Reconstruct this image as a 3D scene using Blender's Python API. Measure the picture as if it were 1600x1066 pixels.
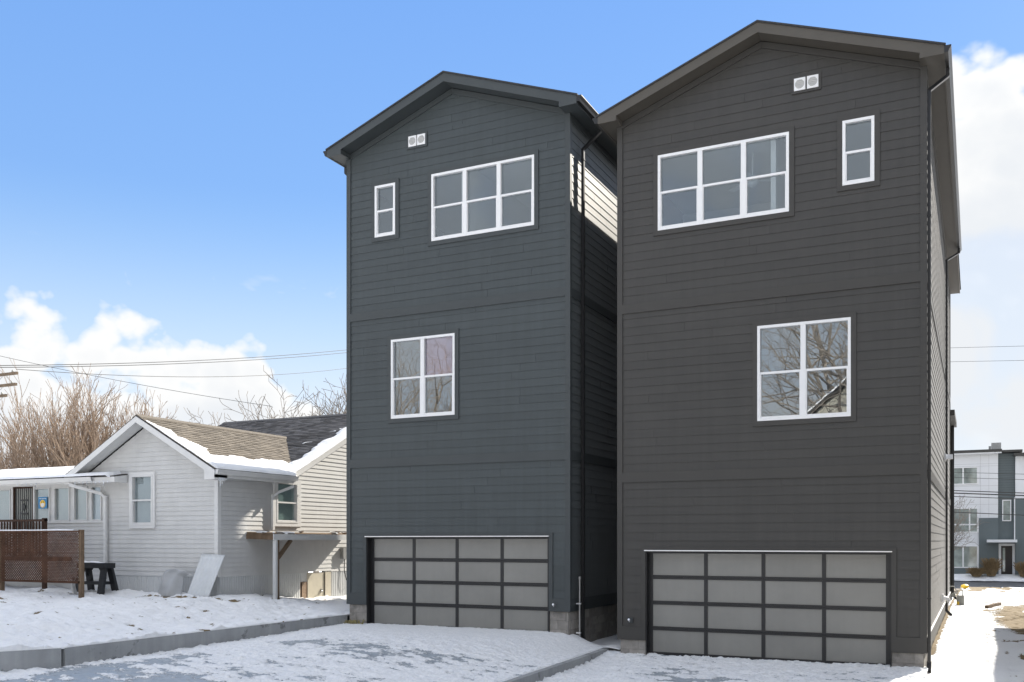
import bpy, math, random
import numpy as np
from mathutils import Vector, Matrix
R = math.radians
random.seed(11)
for o in list(bpy.data.objects): bpy.data.objects.remove(o, do_unlink=True)
S = bpy.context.scene
COL = S.collection

# ------------------------------------------------------------------ camera
cd = bpy.data.cameras.new('camera'); cam = bpy.data.objects.new('camera', cd); COL.objects.link(cam)
cam.location = (0, -19.45, 2.42); cam.rotation_euler = (R(90), 0, R(26))
cd.sensor_width = 36; cd.lens = 33.48; cd.shift_y = 0.195; cd.clip_start = .1; cd.clip_end = 3000
S.camera = cam

# ------------------------------------------------------------------ light
SUN_AZ, SUN_EL = 73.0, 33.5          # degrees from +x towards +y
EXPOSURE, SKY_STRENGTH = 1.2, .15
W = bpy.data.worlds.new('World'); S.world = W; W.use_nodes = True
nt = W.node_tree; nt.nodes.clear()
def wn(t, **k):
    n = nt.nodes.new(t)
    for a, b in k.items(): setattr(n, a, b)
    return n
def wmath(op, a, b=None, clamp=False):
    n = wn('ShaderNodeMath', operation=op, use_clamp=clamp)
    for i, x in enumerate((a, b)):
        if x is None: continue
        if isinstance(x, (int, float)): n.inputs[i].default_value = x
        else: nt.links.new(x, n.inputs[i])
    return n.outputs[0]
def wmap(x, a, b, c=0., d=1., mode='SMOOTHSTEP'):
    n = wn('ShaderNodeMapRange', interpolation_type=mode)
    nt.links.new(x, n.inputs[0])
    for i, q in enumerate((a, b, c, d)): n.inputs[i+1].default_value = q
    return n.outputs[0]
def wmix(f, a, b, blend='MIX'):
    n = wn('ShaderNodeMix', data_type='RGBA', blend_type=blend)
    for k, x in (('Factor', f), ('A', a), ('B', b)):
        if isinstance(x, (int, float)): n.inputs[k].default_value = x
        elif isinstance(x, tuple): n.inputs[k].default_value = (*x, 1)
        else: nt.links.new(x, n.inputs[k])
    return n.outputs['Result']
UNIT = 1/(SKY_STRENGTH*2**EXPOSURE)   # sky radiance that prints as white
sky = wn('ShaderNodeTexSky', sky_type='NISHITA'); sky.sun_disc = False
sky.sun_elevation = R(SUN_EL); sky.sun_rotation = R(90-SUN_AZ)
sky.air_density = 1.0; sky.dust_density = .3; sky.ozone_density = 1.6; sky.altitude = 200
tc = wn('ShaderNodeTexCoord'); sep = wn('ShaderNodeSeparateXYZ'); nt.links.new(tc.outputs['Generated'], sep.inputs[0])
el = wmath('ARCSINE', sep.outputs[2]); az = wmath('ARCTAN2', sep.outputs[1], sep.outputs[0])
azn = wmath('ADD', wmath('DIVIDE', az, 2*math.pi), .5)
# winter blue: deep overhead, paler to the horizon
rp = wn('ShaderNodeValToRGB'); nt.links.new(wmath('DIVIDE', el, math.pi/2), rp.inputs[0])
er = rp.color_ramp; er.elements[0].position = 0; er.elements[0].color = (.72, .84, .96, 1); er.elements[1].position = 1; er.elements[1].color = (.09, .24, .70, 1)
for p_, c_ in ((.13, (.40, .65, .97)), (.22, (.25, .485, .93)), (.33, (.20, .43, .92))):
    e_ = er.elements.new(p_); e_.color = (*c_, 1)
sv = wn('ShaderNodeVectorMath', operation='SCALE'); nt.links.new(rp.outputs[0], sv.inputs[0]); sv.inputs[3].default_value = UNIT
blue = wmix(.85, wmix(1., sky.outputs[0], (.52, .58, .68), 'MULTIPLY'), sv.outputs[0])
# bank of cumulus all round, raised out of view to whiten the shade: height of its top (radians / 1.4)
cur = wn('ShaderNodeFloatCurve'); nt.links.new(azn, cur.inputs['Value'])
tops = [(0, .46), (.04, .36), (.08, .52), (.13, .40), (.18, .55), (.24, .38), (.30, .56), (.36, .44), (.42, .58), (.48, .48), (.54, .44), (.60, .40), (.66, .34),
        (.70, .36), (.735, .355), (.765, .27), (.80, .15), (.83, .14), (.850, .170),
        (.860, .185), (.869, .200), (.878, .172), (.888, .188), (.898, .188), (.908, .205), (.92, .21), (.94, .26), (.97, .38)]
cm = cur.mapping; cv = cm.curves[0]
cv.points[0].location = (0, tops[0][1]); cv.points[1].location = (1, tops[0][1])
for x, y in tops[1:]: cv.points.new(x, y)
cm.update()
mp = wn('ShaderNodeMapping'); mp.inputs['Scale'].default_value = (1, 1, 1.25); nt.links.new(tc.outputs['Generated'], mp.inputs[0])
def wnoise(scale, detail=6, rough=.55, dist=0.):
    n = wn('ShaderNodeTexNoise'); n.inputs['Scale'].default_value = scale; n.inputs['Detail'].default_value = detail
    n.inputs['Roughness'].default_value = rough; n.inputs['Distortion'].default_value = dist
    nt.links.new(mp.outputs[0], n.inputs['Vector']); return n.outputs['Fac']
def wbillow(scale, detail=3., rough=.5):
    n = wn('ShaderNodeTexVoronoi', feature='F1'); n.inputs['Scale'].default_value = scale; n.inputs['Detail'].default_value = detail; n.inputs['Roughness'].default_value = rough
    nt.links.new(mp.outputs[0], n.inputs['Vector']); return n.outputs['Distance']
n1 = wnoise(9, 5, .55, .1)
bl = wbillow(13, 2.5, .5)
n2 = wnoise(7, 4, .55, .4)
Hc = wmath('MULTIPLY', cur.outputs[0], 1.4)
edge = wmath('SUBTRACT', wmath('ADD', wmath('ADD', Hc, wmath('MULTIPLY', wmath('SUBTRACT', n1, .5), .19)), wmath('MULTIPLY', wmath('SUBTRACT', .45, bl), .10)), el)
bank = wmap(edge, 0, .040)
gaps = wmath('MULTIPLY', wmap(n2, .54, .40), wmap(edge, .03, .16))  # thin places where some blue comes through
bank = wmath('MULTIPLY', bank, wmath('SUBTRACT', 1.0, wmath('MULTIPLY', gaps, .22)))
shade = wmath('MULTIPLY', wmath('MULTIPLY', wmap(wmath('ADD', n2, wmath('MULTIPLY', bl, .35)), .42, .80), wmap(edge, .0, .12)), .9)
w8 = wnoise(8, 5, .58, .35)
wisp = wmath('MULTIPLY', wmap(w8, .57, .68), wmap(el, .30, .22))     # small fair-weather shreds
wisp = wmath('MULTIPLY', wisp, .70)
high = wmath('MULTIPLY', wmap(wnoise(3.2, 4, .6, .5), .40, .53), wmap(el, .56, .85))  # unseen broken cloud overhead, added to lighten the snow
low = wmap(el, .0, .34, .74, .0)
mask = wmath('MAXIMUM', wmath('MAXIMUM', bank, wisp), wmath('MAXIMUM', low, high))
cc = wmix(shade, (1.05*UNIT, 1.045*UNIT, 1.03*UNIT), (.84*UNIT, .875*UNIT, .92*UNIT))
cs = wn('ShaderNodeVectorMath', operation='SCALE'); nt.links.new(cc, cs.inputs[0]); nt.links.new(wmap(el, .35, .8, 1., 1.6), cs.inputs[3]); cc = cs.outputs[0]  # clouds brightened with height, to throw more light on the snow
bg = wn('ShaderNodeBackground'); bg.inputs['Strength'].default_value = SKY_STRENGTH
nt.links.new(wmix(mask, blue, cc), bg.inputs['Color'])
wo = wn('ShaderNodeOutputWorld'); nt.links.new(bg.outputs[0], wo.inputs[0])

sl = bpy.data.lights.new('sun', 'SUN'); sl.energy = 4.0; sl.angle = R(.53); sl.color = (1, .93, .82)
so = bpy.data.objects.new('sun', sl); COL.objects.link(so)
sd = Vector((math.cos(R(SUN_EL))*math.cos(R(SUN_AZ)), math.cos(R(SUN_EL))*math.sin(R(SUN_AZ)), math.sin(R(SUN_EL))))
so.rotation_euler = sd.to_track_quat('Z', 'Y').to_euler(); so.location = (20, 40, 40)
S.view_settings.view_transform = 'Standard'; S.view_settings.look = 'None'
S.view_settings.exposure = EXPOSURE; S.view_settings.gamma = 1; S.view_settings.use_curve_mapping = False
S.render.engine = 'CYCLES'
S.cycles.max_bounces = 6; S.cycles.diffuse_bounces = 4; S.cycles.glossy_bounces = 3; S.cycles.transparent_max_bounces = 8; S.cycles.caustics_reflective = False
W.cycles.sampling_method = 'MANUAL'; W.cycles.sample_map_resolution = 512

# ------------------------------------------------------------------ materials
def mat(name, col, rough=.6, spec=.5, var=.0, vscale=3., bump=0., bscale=40., metal=0., objvar=0., island=0., col2=None, streak=0., coat=0., stretch=None, sheen=0., stain=0.):
    m = bpy.data.materials.new(name); m.use_nodes = True; t = m.node_tree; N = t.nodes; L = t.links
    b = N['Principled BSDF']; b.inputs['Roughness'].default_value = rough
    b.inputs['Specular IOR Level'].default_value = spec; b.inputs['Metallic'].default_value = metal
    b.inputs['Coat Weight'].default_value = coat
    b.inputs['Base Color'].default_value = (*col, 1)
    out = None
    tcn = N.new('ShaderNodeTexCoord'); vec = tcn.outputs['Object']
    if stretch:
        mm = N.new('ShaderNodeMapping'); mm.inputs['Scale'].default_value = stretch; L.new(vec, mm.inputs[0]); vec = mm.outputs[0]
    if var or col2:
        n = N.new('ShaderNodeTexNoise'); n.inputs['Scale'].default_value = vscale; n.inputs['Detail'].default_value = 6; n.inputs['Roughness'].default_value = .6
        L.new(vec, n.inputs['Vector'])
        r = N.new('ShaderNodeMapRange'); r.inputs[1].default_value = .3; r.inputs[2].default_value = .7; L.new(n.outputs['Fac'], r.inputs[0])
        x = N.new('ShaderNodeMix'); x.data_type = 'RGBA'; L.new(r.outputs[0], x.inputs['Factor'])
        c2 = col2 or tuple(min(1, c*(1+var)) for c in col); c1 = col if col2 else tuple(c*(1-var) for c in col)
        x.inputs['A'].default_value = (*c1, 1); x.inputs['B'].default_value = (*c2, 1); out = x.outputs['Result']
    def mulrand(src, sock, amt):
        r = N.new('ShaderNodeMapRange'); r.inputs[3].default_value = 1-amt; r.inputs[4].default_value = 1+amt; L.new(sock, r.inputs[0])
        x = N.new('ShaderNodeMix'); x.data_type = 'RGBA'; x.blend_type = 'MULTIPLY'; x.inputs['Factor'].default_value = 1
        if src: L.new(src, x.inputs['A'])
        else: x.inputs['A'].default_value = (*col, 1)
        L.new(r.outputs[0], x.inputs['B']); return x.outputs['Result']
    if objvar: out = mulrand(out, N.new('ShaderNodeObjectInfo').outputs['Random'], objvar)
    if island: out = mulrand(out, N.new('ShaderNodeNewGeometry').outputs['Random Per Island'], island)
    if streak:   # rain runs and dust: long thin vertical marks
        mm = N.new('ShaderNodeMapping'); mm.inputs['Scale'].default_value = (9, 9, .5); L.new(tcn.outputs['Object'], mm.inputs[0])
        n = N.new('ShaderNodeTexNoise'); n.inputs['Scale'].default_value = 1.; n.inputs['Detail'].default_value = 5; L.new(mm.outputs[0], n.inputs['Vector'])
        out = mulrand(out, n.outputs['Fac'], streak)
        n = N.new('ShaderNodeTexNoise'); n.inputs['Scale'].default_value = 55.; n.inputs['Detail'].default_value = 2; L.new(mm.outputs[0], n.inputs['Vector'])
        r = N.new('ShaderNodeMapRange'); r.inputs[1].default_value = .72; r.inputs[2].default_value = .80; r.inputs[4].default_value = .28; L.new(n.outputs['Fac'], r.inputs[0])
        x = N.new('ShaderNodeMix'); x.data_type = 'RGBA'; L.new(r.outputs[0], x.inputs['Factor']); L.new(out, x.inputs['A']); x.inputs['B'].default_value = (.3, .3, .3, 1)
        out = x.outputs['Result']
    if stain:    # damp or dirty patches with a ragged rim
        n = N.new('ShaderNodeTexNoise'); n.inputs['Scale'].default_value = 1.9; n.inputs['Detail'].default_value = 9; n.inputs['Roughness'].default_value = .65; L.new(tcn.outputs['Object'], n.inputs['Vector'])
        r = N.new('ShaderNodeMapRange'); r.inputs[1].default_value = .585; r.inputs[2].default_value = .625; r.inputs[4].default_value = stain; L.new(n.outputs['Fac'], r.inputs[0])
        x = N.new('ShaderNodeMix'); x.data_type = 'RGBA'; L.new(r.outputs[0], x.inputs['Factor'])
        if out: L.new(out, x.inputs['A'])
        else: x.inputs['A'].default_value = (*col, 1)
        x.inputs['B'].default_value = (*[c*.35 for c in col], 1); out = x.outputs['Result']
    if out: L.new(out, b.inputs['Base Color'])
    if sheen: b.inputs['Sheen Weight'].default_value = sheen; b.inputs['Sheen Roughness'].default_value = .45
    if bump:
        n = N.new('ShaderNodeTexNoise'); n.inputs['Scale'].default_value = bscale; n.inputs['Detail'].default_value = 5; L.new(vec, n.inputs['Vector'])
        bp = N.new('ShaderNodeBump'); bp.inputs['Strength'].default_value = bump; bp.inputs['Distance'].default_value = .02
        L.new(n.outputs['Fac'], bp.inputs['Height']); L.new(bp.outputs[0], b.inputs['Normal'])
    return m
def glass(name, refl=.4, tint=(1, 1, 1), gtint=(1, 1, 1), rough=0.0):
    m = bpy.data.materials.new(name); m.use_nodes = True; t = m.node_tree; N = t.nodes; L = t.links; N.clear()
    g = N.new('ShaderNodeBsdfGlossy'); g.inputs['Roughness'].default_value = rough; g.inputs['Color'].default_value = (*gtint, 1)
    tr = N.new('ShaderNodeBsdfTransparent'); tr.inputs['Color'].default_value = (*tint, 1)
    f = N.new('ShaderNodeLayerWeight'); f.inputs['Blend'].default_value = .5
    p = N.new('ShaderNodeMath'); p.operation = 'POWER'; L.new(f.outputs['Facing'], p.inputs[0]); p.inputs[1].default_value = 4.
    a = N.new('ShaderNodeMath'); a.operation = 'MULTIPLY_ADD'; a.use_clamp = True; L.new(p.outputs[0], a.inputs[0]); a.inputs[1].default_value = 1-refl; a.inputs[2].default_value = refl
    # the slight waviness of real glazing
    n = N.new('ShaderNodeTexNoise'); n.inputs['Scale'].default_value = 1.6; n.inputs['Detail'].default_value = 1
    tcn = N.new('ShaderNodeTexCoord'); L.new(tcn.outputs['Object'], n.inputs['Vector'])
    bp = N.new('ShaderNodeBump'); bp.inputs['Strength'].default_value = .05; bp.inputs['Distance'].default_value = .02
    L.new(n.outputs['Fac'], bp.inputs['Height']); L.new(bp.outputs[0], g.inputs['Normal'])
    mxs = N.new('ShaderNodeMixShader'); L.new(a.outputs[0], mxs.inputs[0]); L.new(tr.outputs[0], mxs.inputs[1]); L.new(g.outputs[0], mxs.inputs[2])
    o = N.new('ShaderNodeOutputMaterial'); L.new(mxs.outputs[0], o.inputs[0]); return m
M = {}
M['paintL'] = mat('charcoal_blue_paint', (.047, .0575, .0605), .52, .5, .06, 1.2, .10, 90, objvar=.055, streak=.22, stretch=(.6, .6, 4), sheen=.12)
M['paintR'] = mat('charcoal_paint', (.0445, .042, .038), .52, .5, .06, 1.2, .10, 90, objvar=.055, streak=.22, stretch=(.6, .6, 4), sheen=.12)
M['trimL'] = mat('charcoal_blue_trim', (.046, .054, .0565), .52, .5, .06, 2., .05, 60)
M['trimR'] = mat('charcoal_trim', (.0445, .042, .038), .52, .5, .06, 2., .05, 60)
M['eavesL'] = M['trimL']; M['eavesR'] = mat('bounce_lit_eaves', (.078, .070, .058), .56, .5, .06, 2., .05, 60)  # right eaves lightened and browned: bounced light put into the colour
M['black_metal'] = mat('black_metal', (.018, .018, .019), .35, .5, .1, 5)
M['door_frame'] = mat('black_door_frame', (.016, .016, .017), .4, .5, .15, 6)
M['vinyl'] = mat('white_vinyl', (.80, .80, .80), .35, .5, .02, 4)
M['alu'] = mat('bare_aluminium', (.75, .75, .75), .35, .5, .05, 6, metal=.6)
M['frosted'] = mat('frosted_pane', (.235, .23, .21), .26, .5, .06, 1.3, .03, 6, objvar=.045, streak=.04)
M['shingle_dark'] = mat('dark_shingles', (.045, .045, .048), .85, .3, .2, 20, .3, 120)
M['block'] = mat('concrete_block', (.30, .28, .255), .9, .3, .18, 9, .6, 60, objvar=.16, stain=.4)
M['mortar'] = mat('mortar', (.26, .25, .235), .95, .2, .15, 12, .4, 80)
M['concrete'] = mat('grey_concrete', (.27, .28, .285), .85, .3, .15, 1.6, .35, 70, col2=(.36, .37, .375), streak=.18, stain=.65)
M['room'] = mat('plaster_room', (.48, .48, .47), .8, .3, .03, 2)
M['fan'] = mat('fan_white', (.55, .56, .57), .5)
M['glass'] = glass('window_glass', .135, (.93, .965, .98), (.86, .93, 1.0)); M['glass_mid'] = glass('coated_window_glass', .24, (.80, .85, .88), (.93, .97, 1.0))
M['glass_lilac'] = glass('lilac_window_glass', .30, (.85, .80, .90), (.97, .93, 1.0))  # lilac tint in both the clear and the glossy part
M['screen'] = mat('insect_screen', (.11, .12, .13), .8)
M['siding'] = mat('white_vinyl_siding', (.57, .57, .56), .5, .4, .05, 2.2, .05, 50, island=.03, streak=.05)
M['skirting'] = mat('white_skirting', (.55, .56, .56), .45, .4, .06, 3)
M['house_trim'] = mat('white_house_trim', (.66, .66, .65), .45, .4, .04, 5)
M['tan_shingle'] = mat('tan_shingles', (.185, .163, .135), .9, .2, .18, 25, .5, 160, island=.24)
M['grey_shingle'] = mat('slate_shingles', (.085, .085, .09), .9, .2, .2, 25, .5, 160, island=.45)
M['roof_edge'] = mat('roof_edge', (.035, .03, .028), .7)
M['wood'] = mat('weathered_wood', (.15, .105, .07), .85, .2, .3, 6, .4, 60, stretch=(1, 1, .3))
M['lattice'] = mat('brown_lattice', (.10, .052, .034), .8, .2, .35, 5, .3, 80)
M['deckwood'] = mat('dark_deck_wood', (.06, .035, .025), .8, .2, .3, 6)
M['curtain'] = mat('drawn_curtain', (.56, .53, .46), .9, .1, .06, 4, stretch=(12, 12, .5))
M['greyblind'] = mat('grey_blind', (.36, .37, .35), .9, .1, .05, 4)
M['greenblind'] = mat('green_blind', (.40, .50, .44), .9, .1, .05, 4)
M['plastic_black'] = mat('black_plastic', (.012, .014, .017), .5)
M['sheet'] = mat('translucent_sheet', (.60, .62, .63), .35, .5, .06, 3)
M['tarp'] = mat('grey_plastic_film', (.38, .39, .40), .3, .5, .1, 4)
M['beige_door'] = mat('beige_door', (.50, .46, .37), .6, .3, .08, 4)
M['gravelbag'] = mat('stone_infill', (.30, .22, .16), .95, .2, .4, 40, .6, 60)
M['insul'] = mat('straw_tuft', (.30, .26, .13), .95, .1, .4, 20, .6, 60)
M['metal_grey'] = mat('galvanised_metal', (.36, .36, .35), .45, .5, .1, 8, metal=.5)
M['meter'] = mat('meter_paint', (.32, .32, .29), .5, .5, .1, 8)
M['yellow'] = mat('yellow_tag', (.85, .55, .03), .5)
M['bark'] = mat('brown_twigs', (.30, .225, .165), .9, .2, .3, 3)
M['bark2'] = mat('grey_bark', (.25, .215, .18), .9, .2, .3, 3)
M['asphalt'] = mat('wet_asphalt', (.10, .105, .115), .5, .5, .2, .6, .2, 40)
M['verge'] = mat('tan_verge', (.36, .31, .25), .95, .2, .25, 2, .3, 30)
M['th_white'] = mat('white_panel', (.74, .75, .76), .6, .4, .02, 1)
M['th_grey'] = mat('slate_green_panel', (.12, .145, .15), .6, .4, .04, 1)
M['th_glass'] = mat('far_window_glass', (.26, .30, .28), .04, 1.0, var=.5, vscale=1.1, coat=.6)  # pale green base colour stands in for reflections in the panes
M['dark_door'] = mat('dark_brown_door', (.03, .022, .02), .5)
M['dry_grass'] = mat('dry_grass_blades', (.25, .18, .10), .95, .1, .3, 5)
M['wire'] = mat('cable', (.03, .03, .03), .6)
M['polewood'] = mat('pole_wood', (.16, .12, .085), .9, .2, .25, 4)
M['house_behind'] = mat('tan_clapboard', (.36, .34, .29), .8, .3, .06, 3)
M['icicle'] = glass('icicle_ice', .35, (.93, .96, 1), (1, 1, 1), .05)
M['poster'] = mat('blue_poster', (.05, .24, .48), .6)
M['face'] = mat('yellow_face', (.85, .55, .05), .6)
M['louvre'] = mat('grey_louvre', (.46, .46, .45), .6)
M['paper'] = mat('white_paper', (.8, .8, .8), .7)

def snow_material(name, bare=None, bare2=None, brough=.5, wet=0.):
    """snow, and, where the 'snow' attribute of the mesh falls off, what lies under it"""
    m = bpy.data.materials.new(name); m.use_nodes = True; t = m.node_tree; N = t.nodes; L = t.links
    b = N['Principled BSDF']; b.inputs['Roughness'].default_value = .7; b.inputs['Specular IOR Level'].default_value = .3
    tcn = N.new('ShaderNodeTexCoord')
    def noise(sc, det=6, ro=.6):
        n = N.new('ShaderNodeTexNoise'); n.inputs['Scale'].default_value = sc; n.inputs['Detail'].default_value = det; n.inputs['Roughness'].default_value = ro
        L.new(tcn.outputs['Object'], n.inputs['Vector']); return n.outputs['Fac']
    def math_(op, a, b_):
        n = N.new('ShaderNodeMath'); n.operation = op
        for i, x in enumerate((a, b_)):
            if isinstance(x, (int, float)): n.inputs[i].default_value = x
            else: L.new(x, n.inputs[i])
        return n.outputs[0]
    def mixc(f, a, b_):
        x = N.new('ShaderNodeMix'); x.data_type = 'RGBA'; L.new(f, x.inputs['Factor'])
        for k, c in (('A', a), ('B', b_)):
            if isinstance(c, tuple): x.inputs[k].default_value = (*c, 1)
            else: L.new(c, x.inputs[k])
        return x.outputs['Result']
    sn = mixc(noise(1.7), (.86, .87, .88), (.91, .915, .92))
    if wet:     # trodden, half-melted crumbs: grey wet slush between the white ones
        r = N.new('ShaderNodeMapRange'); r.interpolation_type = 'SMOOTHSTEP'; r.inputs[1].default_value = .40; r.inputs[2].default_value = .56; r.inputs[3].default_value = wet; r.inputs[4].default_value = 0.
        L.new(noise(16, 9, .74), r.inputs[0]); sn = mixc(r.outputs[0], sn, (.50, .55, .61))
    h = math_('ADD', noise(22, 8, .65), math_('MULTIPLY', noise(90, 4), .35))
    if bare:
        at = N.new('ShaderNodeAttribute'); at.attribute_name = 'snow'
        f = math_('ADD', at.outputs['Fac'], math_('MULTIPLY', math_('SUBTRACT', noise(19, 10, .78), .5), 1.7))
        r = N.new('ShaderNodeMapRange'); r.interpolation_type = 'SMOOTHSTEP'; r.inputs[1].default_value = .40; r.inputs[2].default_value = .56; L.new(f, r.inputs[0])
        bc = mixc(noise(6, 6, .7), bare, bare2)
        L.new(mixc(r.outputs[0], bc, sn), b.inputs['Base Color'])
        rr = N.new('ShaderNodeMapRange'); rr.inputs[3].default_value = brough; rr.inputs[4].default_value = .75; L.new(r.outputs[0], rr.inputs[0]); L.new(rr.outputs[0], b.inputs['Roughness'])
        h = math_('MULTIPLY', h, math_('ADD', r.outputs[0], .25))
    else: L.new(sn, b.inputs['Base Color'])
    bp = N.new('ShaderNodeBump'); bp.inputs['Strength'].default_value = .8; bp.inputs['Distance'].default_value = .035
    L.new(h, bp.inputs['Height']); L.new(bp.outputs[0], b.inputs['Normal'])
    return m
M['snow'] = snow_material('snow')
M['snow_drive'] = snow_material('slushy_snow', (.22, .26, .295), (.44, .475, .51), .35, wet=.22)
M['snow_grass'] = snow_material('snow_over_grass', (.11, .085, .045), (.26, .19, .10), .9, wet=.08)

# ------------------------------------------------------------------ mesh helpers
def frame(o, U, V):
    o, U, V = Vector(o), Vector(U).normalized(), Vector(V).normalized(); N = U.cross(V)
    return lambda u, v, d=0.: o + U*u + V*v + N*d
WORLD = lambda x, y, z: Vector((x, y, z))
def front(y=0.):  return frame((0, y, 0), (1, 0, 0), (0, 0, 1))        # u=x, v=z, d towards -y
def right(x=0.):  return frame((x, 0, 0), (0, 1, 0), (0, 0, 1))        # u=y, v=z, d towards +x
class MB:
    def __init__(s): s.v = []; s.f = []; s.mi = []; s.cur = 0
    def add(s, vs, fs):
        b = len(s.v); s.v += [tuple(p) for p in vs]; s.f += [tuple(b+i for i in f) for f in fs]; s.mi += [s.cur]*len(fs); return s
    def box(s, T, u0, u1, v0, v1, d0, d1):
        return s.add([T(u, v, d) for d in (d0, d1) for v in (v0, v1) for u in (u0, u1)],
                     [(0, 2, 3, 1), (4, 5, 7, 6), (0, 1, 5, 4), (2, 6, 7, 3), (0, 4, 6, 2), (1, 3, 7, 5)])
    def wbox(s, x0, x1, y0, y1, z0, z1): return s.box(WORLD, x0, x1, y0, y1, z0, z1)
    def prism(s, T, pts, d0, d1):
        n = len(pts)
        return s.add([T(u, v, d) for d in (d0, d1) for u, v in pts],
                     [tuple(range(n))[::-1], tuple(range(n, 2*n))] + [(i, (i+1) % n, n+(i+1) % n, n+i) for i in range(n)])
    def tube(s, path, r, n=6, cap=True):
        path = [Vector(p) for p in path]; rs = r if isinstance(r, (list, tuple)) else [r]*len(path)
        b = len(s.v); up = None
        for i, p in enumerate(path):
            d = (path[min(i+1, len(path)-1)] - path[max(i-1, 0)]).normalized()
            if up is None: up = Vector((0, 0, 1)) if abs(d.z) < .9 else Vector((1, 0, 0))
            a = d.cross(up).normalized(); c = a.cross(d).normalized(); up = c
            for k in range(n):
                t = 2*math.pi*k/n; s.v.append(tuple(p + (a*math.cos(t)+c*math.sin(t))*rs[i]))
        fs = [(b+i*n+k, b+i*n+(k+1) % n, b+(i+1)*n+(k+1) % n, b+(i+1)*n+k) for i in range(len(path)-1) for k in range(n)]
        if cap: fs += [tuple(b+k for k in range(n))[::-1], tuple(b+(len(path)-1)*n+k for k in range(n))]
        s.f += fs; s.mi += [s.cur]*len(fs); return s
    def rtube(s, path, a, hw, hd):
        """rectangular pipe; a = fixed width axis"""
        path = [Vector(p) for p in path]; a = Vector(a).normalized(); b = len(s.v)
        for i, p in enumerate(path):
            d1 = (path[i]-path[i-1]).normalized() if i else None
            d2 = (path[i+1]-path[i]).normalized() if i < len(path)-1 else None
            d = ((d1 or d2)+(d2 or d1)).normalized(); c = a.cross(d).normalized()
            k = 1/max(.5, d.dot(d1 or d2))
            for su, sv in ((-1, -1), (1, -1), (1, 1), (-1, 1)): s.v.append(tuple(p + a*su*hw + c*sv*hd*k))
        n = 4; fs = [(b+i*n+k, b+i*n+(k+1) % n, b+(i+1)*n+(k+1) % n, b+(i+1)*n+k) for i in range(len(path)-1) for k in range(n)]
        fs += [(b+3, b+2, b+1, b), tuple(b+(len(path)-1)*n+k for k in range(n))]
        s.f += fs; s.mi += [s.cur]*len(fs); return s
    def disc(s, T, u, v, r, d0, d1, n=20): return s.prism(T, [(u+r*math.cos(2*math.pi*k/n), v+r*math.sin(2*math.pi*k/n)) for k in range(n)], d0, d1)
    def build(s, name, mt, parent=None, smooth=False, kind=None, label=None, cat=None, group=None):
        me = bpy.data.meshes.new(name); me.from_pydata(s.v, [], s.f)
        for m in (mt if isinstance(mt, (list, tuple)) else [mt]): me.materials.append(M[m] if isinstance(m, str) else m)
        if len(me.materials) > 1: me.polygons.foreach_set('material_index', s.mi)
        if smooth: me.polygons.foreach_set('use_smooth', [True]*len(me.polygons))
        me.update(); return link(name, me, parent, kind, label, cat, group)
def link(name, me, parent=None, kind=None, label=None, cat=None, group=None):
    o = bpy.data.objects.new(name, me); COL.objects.link(o)
    if parent:
        o.parent = parent
        if parent.get('_base') is not None: o.matrix_parent_inverse = Matrix.Translation(-Vector(parent['_base']))
    tag(o, label, cat, group, kind); return o
def tag(o, label=None, cat=None, group=None, kind=None):
    for k, v in (('label', label), ('category', cat), ('group', group), ('kind', kind)):
        if v: o[k] = v
    return o
def thing(name, label, cat, loc, group=None):
    o = bpy.data.objects.new(name, None); COL.objects.link(o); o.location = loc; o['_base'] = loc; o.empty_display_size = .3
    return tag(o, label, cat, group)

# numpy value noise --------------------------------------------------
_rng = np.random.RandomState(5); _G = _rng.rand(256, 256)
def vnoise(x, y):
    xi = np.floor(x).astype(int); yi = np.floor(y).astype(int); fx = x-xi; fy = y-yi
    fx = fx*fx*(3-2*fx); fy = fy*fy*(3-2*fy)
    g = lambda a, b: _G[a & 255, b & 255]
    return (g(xi, yi)*(1-fx)+g(xi+1, yi)*fx)*(1-fy) + (g(xi, yi+1)*(1-fx)+g(xi+1, yi+1)*fx)*fy
def fbm(x, y, oct=4, gain=.5):
    s = 0; a = 1; t = 0
    for i in range(oct): s = s + a*vnoise(x*2**i+17.3*i, y*2**i+9.1*i); t += a; a *= gain
    return s/t
def sstep(a, b, x): t = np.clip((x-a)/(b-a), 0, 1); return t*t*(3-2*t)
def sheet(name, xs, ys, zf, mt, kind='structure', keep=None, smooth=True, parent=None, shift=None, **kw):
    """heightfield over the grid xs*ys; zf gives z and the 'snow' attribute"""
    X, Y = np.meshgrid(np.asarray(xs, float), np.asarray(ys, float))
    if shift: X = X + shift(Y)
    Z, A = zf(X, Y)
    nx, ny = len(xs), len(ys)
    co = np.stack([X, Y, Z], -1).reshape(-1, 3)
    i = np.arange(nx*ny).reshape(ny, nx)
    q = np.stack([i[:-1, :-1], i[:-1, 1:], i[1:, 1:], i[1:, :-1]], -1).reshape(-1, 4)
    if keep is not None:
        c = co[q].mean(1); q = q[keep(c[:, 0], c[:, 1])]
    me = bpy.data.meshes.new(name); me.from_pydata(co.tolist(), [], q.tolist())
    at = me.attributes.new('snow', 'FLOAT', 'POINT'); at.data.foreach_set('value', (A*np.ones_like(X)).reshape(-1).astype(np.float32))
    if smooth: me.polygons.foreach_set('use_smooth', [True]*len(me.polygons))
    me.materials.append(M[mt]); me.update(); return link(name, me, parent, kind, **kw)

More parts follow.
